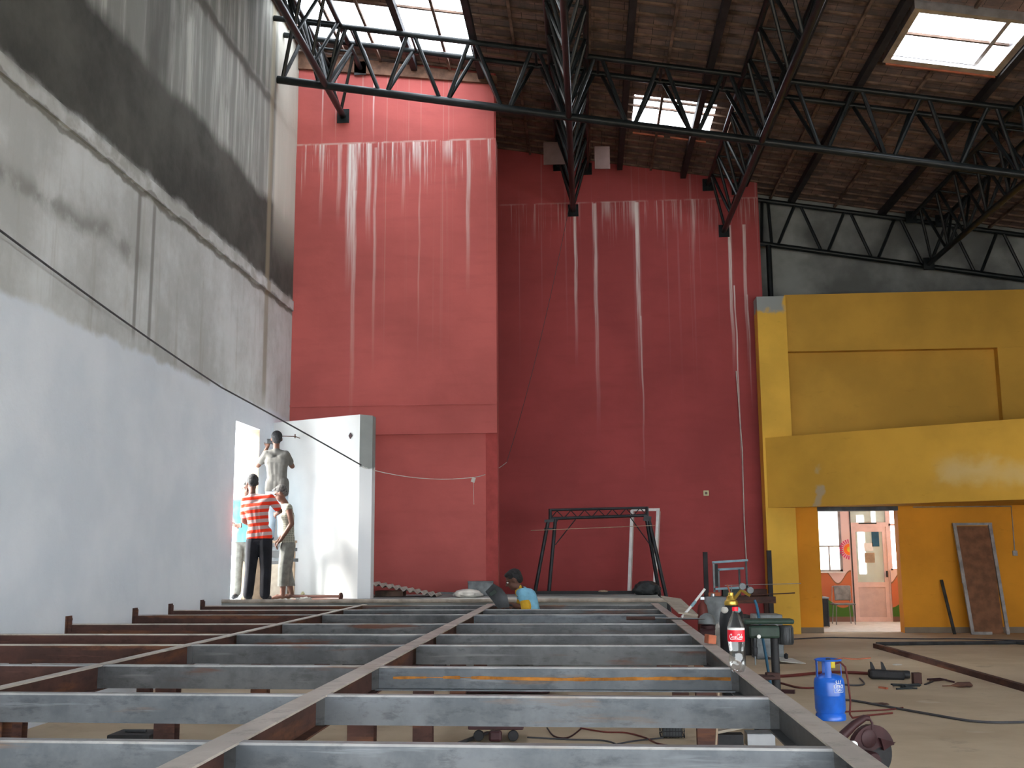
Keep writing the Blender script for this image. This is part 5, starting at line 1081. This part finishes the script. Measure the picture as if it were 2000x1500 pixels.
# welding shield held in front of him: a curved dark plate with handle and lens
t = thing('welding_shield', 'dark grey hand-held welding shield in front of the crouching welder', 'welding shield', (-1.08, 13.42, .93))
b = MB(); vs = []; fs = []; nu, nv = 10, 12
out = [(-.175, .085), (-.075, .185), (.03, .125), (.10, .03), (.125, -.10), (-.02, -.11), (-.085, -.02)]
cen = Vector((-1.10, 13.37, 1.01))
def bulge(p): return -.06*max(0, 1-(p[0]**2+p[1]**2)/.045)
ring = []
for i in range(len(out)):
    a, c = out[i], out[(i+1) % len(out)]
    for k in range(4): ring.append((a[0]+(c[0]-a[0])*k/4, a[1]+(c[1]-a[1])*k/4))
nR = 6
for th_ in (0, .008):
    for r in range(nR+1):
        for p in ring:
            q = (p[0]*r/nR, p[1]*r/nR); vs.append(cen+Vector((q[0], bulge(q)+th_, q[1])))
m_ = len(ring); off = (nR+1)*m_
for lay in (0, 1):
    for r in range(nR):
        for k in range(m_):
            a = lay*off+r*m_+k; c = lay*off+r*m_+(k+1) % m_; fs.append((a, c, c+m_, a+m_))
for k in range(m_): a = nR*m_+k; c = nR*m_+(k+1) % m_; fs.append((a, c, c+off, a+off))
b.add(vs, fs); b.make('shell', M['greydk'], t, True)
MB().box(cen+Vector((-.075, -.055, .075)), (.09, .012, .05), (0, -.6, 0), .004).make('lens_frame', M['green'], t)
MB().tube([cen+Vector((.08, .01, -.06)), cen+Vector((.16, -.01, -.085))], .013, 8).make('handle', M['black'], t, True)

# trestle the raised man stands on, hidden behind the others
t = thing('wooden_trestle', 'wooden trestle under the raised man in grey', 'trestle', (-4.82, 16.5, zl))
MB().b2((-5.02, 16.33, zt_-.035), (-4.52, 16.62, zt_)).make('top_plank', M['card'], t)
for (x, y) in ((-4.98, 16.36), (-4.56, 16.36), (-4.98, 16.59), (-4.56, 16.59)): MB().b2((x-.02, y-.02, zl), (x+.02, y+.02, zt_-.035)).make('leg', M['card'], t)
for z, x1 in ((1.66, -4.44), (1.50, -4.42)): MB().bar((-4.98, 16.34, z), (x1, 16.33, z-.02), .02, .05).make('rail', M['grey'], t)
MB().bar((-4.98, 16.59, 1.2), (-4.56, 16.59, 1.2), .02, .04).make('rail', M['grey'], t)
# boards and clutter at their feet
tag(MB().prism([(-5.33, 15.95, zl), (-4.99, 16.32, zl), (-4.99, 16.36, 1.42), (-5.22, 16.1, 1.42)][0:0] or [(-5.10, 15.98, zl), (-4.90, 16.12, zl), (-4.88, 16.14, 1.50), (-4.98, 16.06, 1.52), (-5.08, 16.0, 1.25)], (0, .02, 0)).make('plywood_board', M['card']), 'brown board standing behind the legs of the man in stripes', 'board')
tag(MB().b2((-4.86, 16.27, zl), (-4.60, 16.30, 1.42)).make('plywood_board', M['cardpale']), 'brown board standing between the man in stripes and the barefoot man', 'board')
lump('cement_bag', M['card'], (-5.06, 15.79, zl), (.06, .08, .10), 'slumped brown bag at the left foot of the man in stripes', 'bag', 9, .2)
tag(MB().tube([(-4.99, 15.66, .93), (-5.03, 15.74, 1.12), (-4.97, 15.84, 1.26), (-4.94, 15.9, 1.3)], .009, 6).make('white_rope', M['cloth'], None, True), 'pale rope curving up beside the brown bag', 'rope')
t = thing('flanged_pipe', 'rusty pipe with a flange lying in front of the white screen wall', 'pipe', (-4.0, 15.95, zl))
MB().tube([(-4.45, 16.03, .955), (-3.62, 15.80, .955)], .022, 10).make('tube', M['steel_rust'], t, True)
MB().lathe([(.05, -.012), (.055, -.01), (.055, .01), (.05, .012)], (-3.63, 15.803, .955), 20, (0, PI/2, -.27)).make('flange', M['steel_rust'], t, True)
tag(MB().prism([(-4.42, 15.75, .902), (-3.62, 15.55, .902), (-3.50, 15.85, .905), (-4.3, 16.15, .905)], (0, 0, .012)).make('orange_sheet', M['brick']), 'flat orange-brown sheet lying under the flanged pipe', 'sheet')
lump('crumpled_plastic', M['cloth'], (-4.12, 15.62, .914), (.10, .06, .025), 'crumpled pale plastic on the orange sheet', 'plastic', 11, .4)
b = MB(); b.lathe([(.028, 0), (.03, .01), (.03, .075), (.015, .09), (.015, .10)], (-4.28, 16.12, .917), 14); tag(b.make('small_jar', M['socket'], None, True), 'small pale jar behind the feet of the barefoot man', 'jar')
